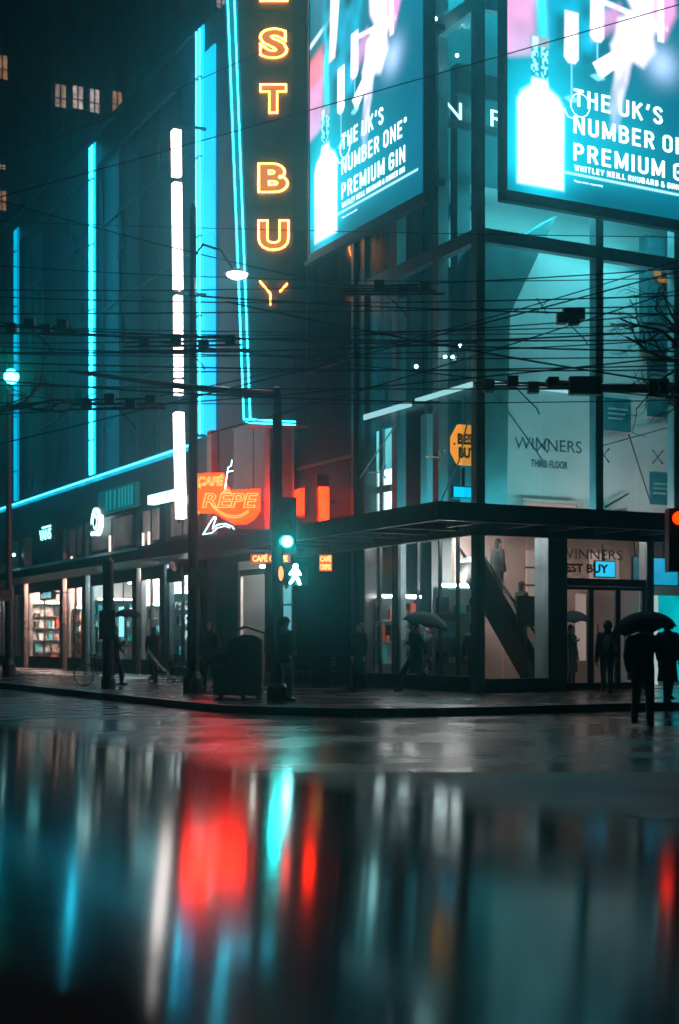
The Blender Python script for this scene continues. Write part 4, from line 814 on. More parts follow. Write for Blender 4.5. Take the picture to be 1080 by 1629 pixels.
q = MB(); q.beam((b.x,b.y,c.z+.8),(c.x,c.y+.1,c.z+.8),.07); q.beam((b.x,b.y,c.z-.05),(c.x,c.y+.1,c.z-.05),.07); q.build('bracket', M_black, t)
c2 = S(470,913); ph = MB(); ph.box(c2.x-.24,c2.x+.24,c2.y,c2.y+.2,c2.z-.24,c2.z+.24); ph = ph.build('walk_signal', M_black, t)
fig = [(-.02,.17),(.02,.17),(.045,.14),(.03,.10),(.06,.06),(.10,-.01),(.075,-.03),(.045,.0),(.03,-.04),(.07,-.1),(.09,-.18),(.055,-.19),(.025,-.11),(-.005,-.07),(-.04,-.13),(-.09,-.18),(-.11,-.155),(-.065,-.09),(-.04,-.02),(-.05,.02),(-.09,-.02),(-.11,.0),(-.06,.07),(-.03,.10),(-.045,.14)]
q = MB(); q.prism([(a*1.25,z*1.25) for a, z in fig], (c2.x,c2.y-.014,c2.z),(1,0,0),(0,0,1),.01); q.build('lit_figure', emit('white_walk_figure',(.3,1,1),50), ph)
q = MB(); c3 = S(447,914); q.box(c3.x-.09,c3.x+.09,c3.y-.1,c3.y+.1,c3.z-.22,c3.z+.22); sd = q.build('side_signal', M_black, t)
q = MB(); q.ball((c3.x,c3.y-.11,c3.z+.02),.06,8,1,.4,2.6); q.build('amber_lens', emit('amber_hand',(1,.25,.05),2.2), sd)
q = MB(); c4 = S(431,990); q.box(c4.x-.08,c4.x+.08,c4.y-.1,c4.y+.05,.8,2.0); q.build('control_box', mat('pinkish_grey_cabinet',(.25,.17,.16),.6), t)
# tall plain pole with sign plate and its street lamp arm
YPo = 36.0
t, b = polething('street_lamp', 'tall dark pole with teal sign plate and small glowing lamp on curved arm', 'street lamp', 307, YPo)
q = MB(); q.lathe([(.26,.15),(.26,.5),(.15,.7),(.12,6),(.085,12.5),(.02,12.6)], (b.x,b.y,0), 12); q.build('pole', M_dark, t)
lampp = at(377, 436, YPo); q = MB(); q.tube([(b.x,b.y,11.2),(b.x+.25,b.y,11.55),(b.x+.7,b.y,11.4),(lampp.x-.1,lampp.y,lampp.z+.12)],.035,6); q.build('arm', M_dark, t)
q = MB(); q.lathe([(.02,.16),(.14,.12),(.3,.03),(.32,.0),(.02,.0)], lampp, 14); hd = q.build('lamp_head', M_dark, t)
q = MB(); q.lathe([(.26,-.002),(.24,-.06),(.12,-.11),(.01,-.12)], lampp, 14); q.build('lamp_glass', emit('pale_lamp_glass',(1,.93,.95),40), hd)
a = at(303,935,YPo-.2); c = at(322,904,YPo-.2); q = MB(); q.box(a.x,c.x,a.y,a.y+.03,a.z,c.z); q.build('sign_plate', mat('teal_sign_plate',(.04,.22,.24),.5,0,.3,6), t)
q = MB(); [q.lathe([(.17,z),(.17,z+.06)], (b.x,b.y,0), 10) for z in (1.5,1.75,2.0,3.2)]; q.build('band', M_steel, t)
# left pole with a round glowing lamp
t, b = polething('street_lamp', 'pole at the left edge carrying a round glowing teal lamp', 'street lamp', 14, 52.0)
lp = at(18, 599, 52); q = MB(); q.lathe([(.25,.15),(.25,.6),(.14,.8),(.09,lp.z-.5),(.05,lp.z-.35)], (b.x,b.y,0), 10); q.build('pole', M_dark, t)
q = MB(); q.ball(lp, .27, 10); q.build('lamp_globe', emit('teal_globe',(.03,1,.8),40), t)
q = MB(); q.lathe([(.29,.10),(.29,.15)], lp, 14); q.lathe([(.03,.3),(.16,.24),(.05,.4)], lp, 10); q.tube([(b.x,b.y,lp.z-.4),(lp.x,lp.y,lp.z-.27)],.08,6); q.build('lamp_band', M_black, t)
a = at(0,956,51.7); c = at(20,938,51.7); q = MB(); q.box(a.x,c.x,a.y,a.y+.04,a.z,c.z); q.build('sign_plate', mat('pale_sign_plate',(.35,.36,.36),.5,0,.2,5), t)
# thick post by the cyclist
t, b = polething('street_post', 'thick dark post beside the cyclist with the umbrella', 'post', 172, 39.0)
q = MB(); q.lathe([(.2,.15),(.2,.4),(.16,.5),(.15,3.6),(.16,3.65),(.02,3.8)], (b.x,b.y,0), 12); q.build('pole', M_dark, t)
q = MB(); q.box(b.x-.22,b.x+.22,b.y-.19,b.y-.16,1.5,2.3); q.build('notice_board', M_dark, t)
# signal at the right edge
YR = 24.0
t, b = polething('traffic_signal', 'traffic signal pole at the right edge with one red orange light and a mast arm', 'traffic signal', 1100, YR, .0)
S2 = lambda px, py: at(px, py, YR)
q = MB(); q.lathe([(.2,.0),(.2,.3),(.13,.5),(.11,4),(.1,6.1)], (b.x,b.y,0), 12); q.build('pole', M_dark, t)
q = MB(); q.tube([S2(1100,618),S2(960,617),S2(868,607)],[.09,.08,.05],8); q.box(S2(905,0).x,S2(955,0).x,YR-.1,YR+.1,S2(0,628).z,S2(0,600).z); q.box(S2(1030,0).x,S2(1062,0).x,YR-.1,YR+.1,S2(0,632).z,S2(0,604).z); q.build('mast_arm', M_dark, t)
c = S2(1078,825); hd = MB(); hd.box(c.x-.17,c.x+.17,c.y-.1,c.y+.2,c.z-.9,c.z+.17); hd = hd.build('signal_head', M_black, t)
for k, m_ in enumerate((emit('red_lens_lit',(1,.014,.0),9), MATS['dark_amber_lens'], mat('dark_green_lens',(.0,.05,.04),.2))):
    q = MB(); q.lathe([(.11,-.01),(.11,.01),(.05,.03),(.01,.035)], (0,0,0), 14); q.v = [(c.x+x, c.y-.105-zz, c.z-.36*k+y) for x, y, zz in q.v]; q.build('lens', m_, hd)
c = S2(1102,872); ph = MB(); ph.box(c.x-.2,c.x+.2,c.y-.02,c.y+.2,c.z-.2,c.z+.2); ph = ph.build('walk_signal', M_black, t)
q = MB(); q.prism([(a_,z_) for a_, z_ in fig], (c.x,c.y-.032,c.z),(1,0,0),(0,0,1),.01); q.build('lit_figure', MATS['white_walk_figure'], ph)
q = MB(); q.beam((b.x,b.y,S2(0,845).z),(S2(1078,0).x,b.y+.05,S2(0,845).z),.06); q.build('bracket', M_black, t)

# ------------------------------------------------------------------ overhead wires, hardware and bare branches
M_wire = mat('black_cable', (.008,.01,.011), .5, 0, .3, 10)
WL = {'t': 'thin dark overhead cable crossing above the street', 'k': 'thick dark overhead cable crossing above the street'}
def wire(x1, y1, x2, y2, Y1, Y2=None, r=.012, sag=.15):
    Y2 = Y2 or Y1; A = at(x1,y1,Y1); B = at(x2,y2,Y2); d = B-A
    A2, B2 = A - d*.0, B; n = 16; pts = []
    for i in range(n+1):
        f = i/n; p = A + d*f; p.z -= sag*4*f*(1-f); pts.append(p)
    me = MB(); me.tube(pts, r, 5); o = me.build('overhead_cable', M_wire, city=False)
    tag(o, WL['k' if r > .018 else 't'], 'cable', 'overhead cables')
rw = random.Random(5)
for a in ((-60,720,1140,415,27,24),(-60,460,1140,422,26,26),(-60,470,1140,468,30,24),(-60,500,1140,486,25,25),(-60,545,1140,493,28,24),
          (-60,516,1140,512,24,24),(-60,530,1140,528,26,25),(-60,560,1140,535,27,25),(-60,548,1140,566,25,24),(-60,575,1140,588,24,24),
          (-60,590,1140,580,28,26),(-60,505,1140,640,27,23),(-60,612,1140,616,25,25),(-60,640,1140,636,26,25),(-60,662,1140,560,28,23),
          (-60,330,1140,-10,25,22),(-60,350,1140,378,40,28),(-60,418,1140,440,30,26),(200,640,1140,395,27,23),(330,690,1140,440,27,23),
          (-60,270,420,80,34,30),(-60,300,620,470,36,29)):
    wire(*a, r=rw.choice((.010,.012,.014)), sag=rw.uniform(.02,.22))
for a in ((-60,515,1140,560,26,25),(-60,528,1140,540,27,26),(-60,600,700,640,25,25),(300,470,1140,500,24,24),(-60,560,760,545,24,26),(360,480,1140,620,24,23),(490,545,1140,520,26,25)): wire(*a, r=.0165, sag=.08)
def hardware(label, cx, cy, Y, wdt, h, n=3):
    c = at(cx, cy, Y); t = thing('cable_switch', label, 'cable fitting', c[:], city=False); s = Y/F
    q = MB()
    for k in range(n): q.beam(c+Vector((-wdt*s/2, .25*(k-n/2), h*s*(k/n-.5))), c+Vector((wdt*s/2*(1-.15*k), .25*(k-n/2)+.2, h*s*(k/n-.35))), .04, .035)
    q.build('frame_bar', M_wire, t)
    q = MB(); [q.box(c.x+dx*wdt*s-.09,c.x+dx*wdt*s+.09,c.y-.1,c.y+.1,c.z-.12+dz,c.z+.06+dz) for dx, dz in ((-.35,.0),(-.1,.08),(.12,-.02),(.33,.06))]; q.build('insulator', M_wire, t)
    q = MB(); q.tube([c+Vector((-.1,0,-.05)), c+Vector((.25,0,-.4)), c+Vector((.3,0,-.5))],.012,5); q.build('hanger', M_wire, t)
hardware('dark bundle of trolley wire fittings in front of the left glass front', 620, 460, 25, 170, 40, 4)
hardware('trolley wire fittings left of the white light column', 190, 640, 26, 150, 34, 3)
hardware('pair of small dark blocks on a cable before the pale wall', 908, 504, 24.5, 40, 10, 1)
hardware('dark trolley wire fittings crossing the white and blue lights', 300, 545, 26, 200, 46, 4)
hardware('dark trolley wire fittings beside the right hand branches', 830, 612, 24, 150, 26, 3)
hardware('dark trolley wire fittings at the far left by the faint neon strip', 60, 520, 27, 120, 30, 2)
def branchtree(label, root, base_dirs, seed, depth, scale, r0):
    rnd = random.Random(seed); t = thing('bare_tree', label, 'tree', root[0], city=False)
    tr = MB(); tw = MB()
    tr.tube(root, [r0*1.5]+[r0]*(len(root)-1), 8)
    def grow(p, d, l, r, k):
        pts = [p]; dd = d.copy()
        for i in range(4):
            dd = (dd + Vector((rnd.gauss(0,.16), rnd.gauss(0,.16), rnd.gauss(0.0,.16)))).normalized(); pts.append(pts[-1] + dd*l/4)
        (tr if k >= depth-1 else tw).tube(pts, [r*(1-.12*i) for i in range(5)], 5 if k > 1 else 4, False)
        if k > 0:
            for j in range(rnd.choice((2,3,3))):
                i = rnd.randint(1,4); nd = (dd + Vector((rnd.gauss(0,.6), rnd.gauss(0,.5), rnd.gauss(.05,.55)))).normalized()
                grow(pts[i], nd, l*rnd.uniform(.5,.75), r*.55, k-1)
    for p, d in base_dirs: grow(Vector(p), Vector(d).normalized(), scale, r0*.7, depth)
    tr.build('trunk', M_wire, t); tw.build('twig', M_wire, t)
    return t
YB = 22.0
rt = [at(1190,1070,YB), at(1188,800,YB), at(1176,640,YB), at(1150,585,YB)]; rt = [Vector(p) for p in rt]; rt[0].z = 0
branchtree('bare street tree at the right edge reaching thin dark branches in front of the glass', rt, [(rt[3],(-1,.1,.12)),(rt[3],(-.9,0,.5)),(rt[2],(-1,.0,-.05)),(rt[3],(-1,-.2,.0)),(rt[3],(-.6,.2,.5))], 11, 4, 1.15, .07)
rt = [Vector(at(-60,1100,30)), Vector(at(-55,800,30)), Vector(at(-40,660,30)), Vector(at(10,648,30))]; rt[0].z = 0
branchtree('bare street tree at the left edge with a few dark twigs crossing the neon', rt, [(rt[3],(1,0,.0)),(rt[3],(1,.1,.12)),(rt[2],(1,.1,.2))], 5, 3, 1.4, .06)

# ------------------------------------------------------------------ street furniture
p = at(391, 1108, 32.3); t = thing('litter_bin', 'dark double litter bin with curved lid and teal left side', 'litter bin', (p.x,p.y,.15), city=False)
q = MB(); hw = .37
prof = [(-hw,0),(hw,0),(hw,1.22)] + [(hw*math.cos(a), 1.22+.16*math.sin(a)) for a in np.linspace(.1,math.pi*.55,8)] + [(-hw,1.24)]
q.prism(prof, (p.x+.0,p.y-.35,.22),(1,0,0),(0,0,1),.8); q.build('body', M_black, t)
q = MB(); q.box(p.x-hw-.35,p.x-hw-.01,p.y-.3,p.y+.4,.22,1.32); q.build('side_bin', mat('teal_bin_panel',(.02,.13,.14),.5,0,.3,5), t)
q = MB(); q.prism([(-hw-.05,1.44),(hw*.0,1.60),(hw+.02,1.46),(hw+.02,1.42),(0,1.56),(-hw-.05,1.40)], (p.x,p.y-.36,.2),(1,0,0),(0,0,1),.82); q.build('lid', mat('wet_red_lid',(.25,.05,.04),.25), t)
q = MB(); [q.box(p.x+d,p.x+d+.1,p.y-.3,p.y+.3,.15,.22) for d in (-.6,-.1,.25)]; q.build('foot', M_black, t)
q = MB(); q.box(p.x-hw-.3,p.x-hw-.06,p.y-.31,p.y-.301,.95,1.15); q.build('slot', M_black, t)
def make_chair(loc, rz, label):
    t = thing('cafe_chair', label, 'chair', loc, 'cafe chairs outside the shops', city=True); t.rotation_euler.z = rz; ORG[t.name] = (0,0,0); m = M_black
    q = MB(); q.box(-.2,.2,-.2,.2,.43,.46); q.build('seat', m, t)
    for x in (-.18,.18):
        for y in (-.18,.18): q = MB(); q.tube([(x*1.1,y*1.1,0),(x,y,.43 if y < 0 else .88)],.016,5); q.build('leg', m, t)
    q = MB(); [q.box(-.18,.18,.17,.19,z,z+.06) for z in (.6,.7,.8)]; q.build('backrest', m, t)
    return t
ch0 = None
for i, (px_, x_, rz) in enumerate(((272,-2.4,.3),(284,-2.2,-.5),(296,-2.6,1.0),(468,-1.9,.4),(483,-1.6,2.4),(540,-1.2,.8))):
    lab = ('dark cafe chair leftmost of the three left of the tall lamp pole','dark cafe chair in the middle of the three left of the tall lamp pole','dark cafe chair right behind the tall lamp pole','dark cafe chair just right of the standing man in the cap','dark cafe chair between the capped man and the dark block','dark cafe chair left of the person in the long coat')[i]
    if ch0 is None: ch0 = make_chair((x_,yp(px_,x_),.15), TH+rz, lab)
    else:
        c_ = copy_tree(ch0); c_.location = W(x_,yp(px_,x_),.15); c_.rotation_euler.z = TH+rz; c_['label'] = lab
p = at(1062,1296,(CAMZ-.1)*F/(1296-HZ)); t = thing('manhole_cover', 'small dark manhole cover in the near paving at the right', 'manhole cover', (p.x,p.y,.1), city=False)
q = MB(); q.lathe([(.3,.0),(.3,.008),(.27,.012),(.01,.012)], (p.x,p.y,.1), 24); q.build('cover', M_black, t); q = MB(); q.lathe([(.34,.0),(.34,.006),(.31,.006),(.31,.0)], (p.x,p.y,.1), 24); q.build('rim', M_steel, t)

# ------------------------------------------------------------------ people
def remesh(q, vox, name, m, parent, smooth=6):
    me = bpy.data.meshes.new('tmp'); me.from_pydata(q.v, [], q.f); o = bpy.data.objects.new('tmp', me); COL.objects.link(o)
    md = o.modifiers.new('r', 'REMESH'); md.mode = 'VOXEL'; md.voxel_size = vox
    ms = o.modifiers.new('s', 'SMOOTH'); ms.iterations = smooth; ms.factor = .5
    dg = bpy.context.evaluated_depsgraph_get(); dg.update(); nm = bpy.data.meshes.new_from_object(o.evaluated_get(dg))
    bpy.data.objects.remove(o); bpy.data.meshes.remove(me); nm.name = name; nm.materials.clear(); nm.materials.append(m)
    nm.polygons.foreach_set('use_smooth', [True]*len(nm.polygons)); ob = bpy.data.objects.new(name, nm); COL.objects.link(ob); ob.parent = parent; ORG[ob.name] = (0,0,0); return ob
def limb(q, pts, rs, n=10):
    for i in range(len(pts)-1):
        q.tube([pts[i], pts[i+1]], [rs[i], rs[i+1]], n)
    for p, r in zip(pts, rs): q.ball(p, r, 7)
def torso(q, secs, n=16):                             # (z, rx, ry, cy) ellipses
    vs = []; fs = []; m = len(secs)
    for z, rx, ry, cy in secs:
        for k in range(n): a = 2*math.pi*k/n; vs.append((rx*math.cos(a), cy+ry*math.sin(a), z))
    for i in range(m-1):
        for k in range(n): fs.append((i*n+k, i*n+(k+1)%n, (i+1)*n+(k+1)%n, (i+1)*n+k))
    fs.append(tuple(range(n-1,-1,-1))); fs.append(tuple((m-1)*n+k for k in range(n))); q.add(vs, fs)
M_skin = mat('skin', (.42,.26,.2), .5, 0, .1, 8)
def person(label, loc, face, stride=.0, rh=None, lh=None, coat=(.012,.012,.014), pants=(.015,.016,.02), shoe=(.01,.01,.01), hair=(.015,.01,.008), hood=False, cap=False, longcoat=False, lean=0.0, scale=1.0, coat2=None):
    t = thing('person', label, 'person', loc, city=False); t.rotation_euler = (0,0,face); t.scale = (scale,)*3; ORG[t.name] = (0,0,0)
    L = lean
    def sh(p): return Vector((p[0], p[1]-L*max(0,p[2]-.95), p[2]))
    hipz = .93 - .05*abs(stride)
    legs = []
    for sx, st in ((-1, stride),(1, -stride)):
        hip = Vector((sx*.09,0,hipz)); ank = Vector((sx*.10,-st*.38,.09 + (.06 if st < 0 else 0))); knee = (hip+ank)/2 + Vector((0,-.03-.08*abs(st),.02)); legs.append((hip,knee,ank))
    rh = rh or (-.26,-.08,.80); lh = lh or (.26,-.08,.80); arms = []
    for sx, h in ((-1, rh),(1, lh)):
        s = sh((sx*.185,0,1.41)); wr = Vector(h); d = wr - s; ln = min(d.length, .53); wr = s + d.normalized()*ln
        mid = (s+wr)/2; bend = math.sqrt(max(0, .27**2-(ln/2)**2)); ax = Vector((sx*.6,.7,-.5)); ax = (ax - d.normalized()*ax.dot(d.normalized())).normalized(); arms.append((s, mid+ax*bend, wr))
    body = MB()
    torso(body, [(z,rx,ry,cy-L*max(0,z-.95)) for z,rx,ry,cy in ((.84,.13,.10,0),(.95,.165,.115,0),(1.08,.145,.105,0),(1.25,.165,.115,0),(1.38,.18,.105,.0),(1.45,.13,.08,0),(1.49,.06,.06,0))])
    hc = sh((0,-.02,1.635)); limb(body, [sh((0,.005,1.44)), sh((0,-.01,1.56))], [.062,.055])
    body.ball(hc, .098, 12, .80, 1.0, 1.18); body.ball(hc+Vector((0,-.02,-.07)), .062, 8, .9, 1.0, .8)
    body.ball(hc+Vector((0,-.104,-.012)), .018, 6, .8, 1, 1.5); [body.ball(hc+Vector((sx*.08,.01,-.01)), .024, 6, .4, .8, 1.3) for sx in (-1,1)]
    body.ball(hc+Vector((0,-.093,-.062)), .018, 6, 1.4, .5, .5)
    [body.ball(hc+Vector((sx*.032,-.088,.012)), .014, 6) for sx in (-1,1)]
    for hip, knee, ank in legs: limb(body, [hip, knee, ank], [.082,.056,.04]); limb(body, [ank, ank+Vector((0,-.14,-.05))], [.04,.03])
    for i, (s, e, wr) in enumerate(arms):
        limb(body, [s, e, wr], [.05,.04,.028]); d = (wr-e).normalized(); sx = -1 if i == 0 else 1
        side = d.cross(Vector((0,-1,0.2))).normalized(); nrm = side.cross(d).normalized()
        limb(body, [wr, wr+d*.085], [.03,.036], 8)
        for k, (o_, ln) in enumerate(((-.03,.062),(-.01,.075),(.01,.07),(.03,.055))):
            b0 = wr + d*.08 + side*o_; b1 = b0 + (d*.9-nrm*.3)*ln*.55; b2 = b1 + (d*.5-nrm*.85)*ln*.5; limb(body, [b0,b1,b2], [.0105,.0095,.008], 6)
        b0 = wr + d*.03 + side*.032*sx; b1 = b0 + (side*sx*.7+d*.6)*.04; limb(body, [b0,b1,b1+(d*.8-nrm*.3)*.035], [.013,.0115,.009], 6)
    remesh(body, .0085, 'body', M_skin, t, 2)
    q = MB(); [limb(q, [h+Vector((0,0,.02)), k, a+Vector((0,0,.0))], [.108,.078,.064]) for h, k, a in legs]; torso(q, [(.80,.14,.12,0),(.95,.18,.13,0),(1.04,.165,.125,0)])
    remesh(q, .018, 'trousers', mat('cloth_%.3f_%.3f_%.3f' % pants, pants, .8, 0, .25, 12, .1), t)
    q = MB(); hem = .45 if longcoat else .80
    secs = ([(hem,.23,.19,.0),(.7,.205,.165,0)] if longcoat else [(hem,.19,.14,0)]) + [(.95,.195,.145,0),(1.1,.18,.14,0),(1.28,.205,.15,0),(1.40,.215,.135,0),(1.47,.15,.10,0),(1.52,.085,.085,0)]
    torso(q, [(z,rx,ry,cy-L*max(0,z-.95)) for z,rx,ry,cy in secs])
    for s, e, wr in arms: limb(q, [s, e, wr+(e-wr)*.12], [.083,.066,.05])
    if hood: q.ball(hc+Vector((0,.045,.0)), .125, 9, .95, .85, 1.1)
    remesh(q, .018, 'coat', mat('cloth_%.3f_%.3f_%.3f' % coat, coat, .75, 0, .3, 10, .15), t)
    for h, k, a in legs:
        q = MB(); limb(q, [a+Vector((0,.03,-.03)), a+Vector((0,-.15,-.055))], [.055,.042]); q.box(a.x-.04,a.x+.04,a.y-.17,a.y+.07,a.z-.088,a.z-.06); remesh(q, .014, 'shoe', mat('shoe_%.3f_%.3f_%.3f' % shoe, shoe, .4, 0, .2, 10), t)
    if not hood:
        q = MB(); q.ball(hc+Vector((0,.018,.03)), .104, 10, .86, .98, 1.1)
        if not cap: q.ball(hc+Vector((0,.06,-.05)), .08, 8, .95, .7, 1.2)
        remesh(q, .012, 'hair', mat('hair_%.3f_%.3f_%.3f' % hair, hair, .6), t)
    if cap:
        q = MB(); q.ball(hc+Vector((0,.0,.05)), .112, 10, .88, 1.0, .85); q.box(-.07,.07,hc.y-.21,hc.y-.06,hc.z+.04,hc.z+.055); remesh(q, .012, 'cap', mat('dark_cap',(.015,.02,.02),.7), t)
    return t
def hand(t_loc, face, h, scale=1.0): return Vector(t_loc) + Matrix.Rotation(face,3,'Z') @ (Vector(h)*scale)
def umbrella(label, top, hand_p, rad=.52, col=(.012,.012,.014), tilt=0.0, panels=8):
    top, hp = Vector(top), Vector(hand_p); t = thing('umbrella', label, 'umbrella', hp[:], city=False); ORG[t.name] = tuple(hp)
    ax = ((top-hp).normalized() + Vector((0,-.12,1.6))).normalized(); sd = ax.cross(Vector((0,1,0))).normalized(); fw = sd.cross(ax)
    q = MB(); vs = []; n = panels*4; rings = 7
    for i in range(rings+1):
        f = i/rings; r = rad*math.sin(f*1.35)/math.sin(1.35); h = -.34*rad*2*(1-math.cos(f*1.35))/(1-math.cos(1.35))*.9
        for k in range(n):
            a = 2*math.pi*k/n; ph = abs((k % 4) - 2)/2; sc = 1 - .07*f*(1-ph)**1.0; hh = h + .05*f*f*(1-ph)
            vs.append(top + sd*(r*sc*math.cos(a)) + fw*(r*sc*math.sin(a)) + ax*hh)
    fs = [(i*n+k, i*n+(k+1)%n, (i+1)*n+(k+1)%n, (i+1)*n+k) for i in range(rings) for k in range(n)]
    q.add(vs, fs); cn = q.build('canopy', mat('umbrella_%.3f_%.3f_%.3f' % col, col, .85, 0, .25, 6, 0, .2), t, True)
    md = cn.modifiers.new('thickness', 'SOLIDIFY'); md.thickness = .006
    ax0 = (top-hp).normalized(); q = MB(); q.tube([hp-ax0*.12, top, top+ax*.06], .008, 6); q.build('shaft', MATS['brushed_steel'], t)
    q = MB(); q.tube([hp-ax0*.13, hp+ax0*.02], .018, 6); q.build('handle', M_black, t)
    for k in range(panels):
        a = 2*math.pi*k/panels + math.pi/panels*1.0 - math.pi/panels; q = MB(); e = vs[rings*n + (k*4)]; q.tube([top-ax*.012, (top+Vector(e))/2 + ax*.055, Vector(e)-ax*.01], .004, 4); q.build('rib', M_steel, t)
def feet(px, py, z=.15): Y = (CAMZ-z)*F/(py-HZ); p = at(px, HZ, Y); return (p.x, Y, z)
PI = math.pi
# man in cap by the signal pole (faces left of the photo)
person('man in cap, dark jacket and pale trousers standing beside the litter bin', feet(452,1116), PI-.7, .12, (-.1,-.22,1.05), (.22,-.16,.92), (.014,.03,.032), (.28,.42,.42), cap=True, scale=1.03)
person('person in black standing between the tall pole and the litter bin', feet(334,1098), -.5, .3, None, None, (.01,.01,.011), (.012,.012,.014), hood=True, scale=1.03)
l_ = feet(246,1086); person('person in a dark coat pushing a small pushchair along the shop fronts', l_, PI+.4, .5, (-.14,-.42,1.0), (.14,-.42,1.0), (.015,.012,.012), (.02,.017,.017), lean=.12, scale=1.0)
# pushchair
pcx = hand(l_, PI+.4, (0,-.75,0)); p = at(257, 1086, l_[1]-.6); t = thing('pushchair', 'small dark pushchair in front of the walking person in a dark coat', 'pushchair', (p.x, p.y, .15), city=False); o_ = Vector((p.x,p.y,.15))
for dx in (-.2,.2):
    for dy in (-.3,.3):
        q = MB(); c_ = o_+Vector((dy,dx,.11)); q.tube([c_+Vector((.1*math.cos(a),0,.1*math.sin(a))) for a in np.linspace(0,2*PI,13)],.02,5,False); q.tube([c_+Vector((0,-.03,0)),c_+Vector((0,.03,0))],.03,6); q.build('wheel', M_black, t)
    q = MB(); q.tube([o_+Vector((.3,dx,.15)),o_+Vector((-.1,dx,.6)),o_+Vector((-.42,dx,1.0))],.014,5); q.tube([o_+Vector((-.3,dx,.15)),o_+Vector((.1,dx,.55))],.014,5); q.build('frame', M_black, t)
q = MB(); q.tube([o_+Vector((-.42,-.2,1.0)),o_+Vector((-.42,.2,1.0))],.018,6); q.build('handle', M_black, t)
q = MB(); q.beam(o_+Vector((-.15,0,.38)),o_+Vector((.2,0,.34)),.36,.06); q.beam(o_+Vector((-.12,0,.4)),o_+Vector((-.25,0,.8)),.36,.05); q.build('seat', mat('dark_seat_fabric',(.02,.02,.022),.8), t)
# cyclist with umbrella by the post
l_ = feet(182,1090); person('person with a small teal umbrella wheeling a bicycle past the thick post', l_, PI/2+.3, .5, (-.1,-.28,1.3), (.25,-.3,.98), (.015,.025,.027), (.02,.02,.022))
h_ = hand(l_, PI/2+.3, (-.1,-.28,1.3)); umbrella('small teal umbrella held by the person with the bicycle', (h_.x+.12,h_.y,2.42), h_, .42, (.01,.10,.11))
p = at(158,1090,l_[1]-.5); t = thing('bicycle', 'dark bicycle wheeled beside the thick post at the left', 'bicycle', (p.x,p.y,.15), city=False); o_ = Vector((p.x,p.y,.15)); dv = Vector((.8,.6,0))
for s_ in (-.5,.5):
    c_ = o_+dv*s_+Vector((0,0,.33)); wl = MB(); wl.tube([c_+dv*(.32*math.cos(a))+Vector((0,0,.32*math.sin(a))) for a in np.linspace(0,2*PI,25)],.02,6,False); wl = wl.build('wheel', M_black, t)
    q = MB(); [q.tube([c_, c_+dv*(.31*math.cos(a))+Vector((0,0,.31*math.sin(a)))],.003,3) for a in np.linspace(0,2*PI,14)]; q.build('spokes', M_steel, wl)
q = MB(); b1 = o_+dv*-.05+Vector((0,0,.3)); st_ = o_+dv*-.2+Vector((0,0,.85)); hd_ = o_+dv*.38+Vector((0,0,.85)); fr_ = o_+dv*.5+Vector((0,0,.33)); re_ = o_+dv*-.5+Vector((0,0,.33))
for a, b in ((b1,st_),(st_,hd_),(b1,hd_),(b1,re_),(st_,re_),(hd_,fr_),(hd_,hd_+Vector((0,0,.15)))): q.tube([a,b],.016,6)
q.build('frame', M_black, t); q = MB(); q.box(st_.x-.1,st_.x+.1,st_.y-.06,st_.y+.06,st_.z+.03,st_.z+.08); q.build('saddle', M_black, t); q = MB(); sd_ = Vector((-.6,.8,0)); q.tube([hd_+Vector((0,0,.15))+sd_*.28,hd_+Vector((0,0,.15))-sd_*.28],.014,6); q.build('handlebar', M_black, t)
# by the glass front
person('person in a long dark coat walking left past the first lit window', feet(573,1099), -.9, .3, None, None, (.012,.012,.014), (.012,.012,.013), longcoat=True, scale=1.02)
person('person in a pale grey coat behind the large umbrella', feet(628,1090), .8, .3, None, None, (.22,.22,.22), (.03,.03,.03), longcoat=True, scale=.95)
l_ = feet(662,1100); person('person mid stride carrying the wide dark umbrella along the glass front', l_, -1.2, 1.0, (-.16,-.22,1.22), (.25,.15,.9), (.012,.016,.017), (.012,.013,.014), longcoat=True, lean=.1, scale=1.04)
h_ = hand(l_, -1.2, (-.16,-.22,1.22), 1.04); tp_ = at(688,974,h_.y); umbrella('wide dark umbrella with a tilted rim held by the striding person', (tp_.x-.1,tp_.y,tp_.z), h_, .62, (.01,.014,.015))
person('person in dark brown clothes walking close behind the wide umbrella', feet(684,1095), -1.2, .7, None, None, (.035,.028,.026), (.02,.018,.018), scale=.98)
person('dark figure seen through the last window left of the corner column', (W(.9,yp(752,.9)).x, W(.9,yp(752,.9)).y, .17), .4, .2, None, None, (.012,.012,.013), (.012,.012,.013))
for i, (k, lab) in enumerate(((.28,'person in dark clothes riding low on the escalator'),(.62,'person in black riding high on the escalator'))):
    b = Vector((3.0,1.5,.38)).lerp(Vector((.75,1.5,3.65)), k); person(lab, W(b.x,b.y,b.z)[:], TH+PI/2, 0, None, None, (.01,.01,.011), (.012,.012,.013))
l_ = feet(966,1104); fc = PI+.15; bp = person('person with a pale triangle on the backpack, facing the entrance', l_, fc, .1, None, None, (.016,.018,.02), (.014,.015,.017), hood=True, scale=1.03)
t = thing('backpack', 'grey backpack with a pale triangle worn by the person facing the entrance', 'backpack', l_, city=False); t.rotation_euler.z = fc; ORG[t.name] = (0,0,0)
q = MB(); torso(q, [(1.0,.12,.05,.20),(1.04,.15,.07,.20),(1.25,.155,.085,.20),(1.4,.13,.07,.19),(1.47,.07,.04,.18)]); remesh(q, .016, 'bag', mat('dark_backpack_cloth',(.05,.045,.04),.8,0,.2,12,.1), t)
q = MB(); y_ = .292
tri = [(-.14,1.04),(.14,1.04),(.14,1.13),(.075,1.13),(.0,1.24) ,(-.075,1.13),(-.14,1.13)]
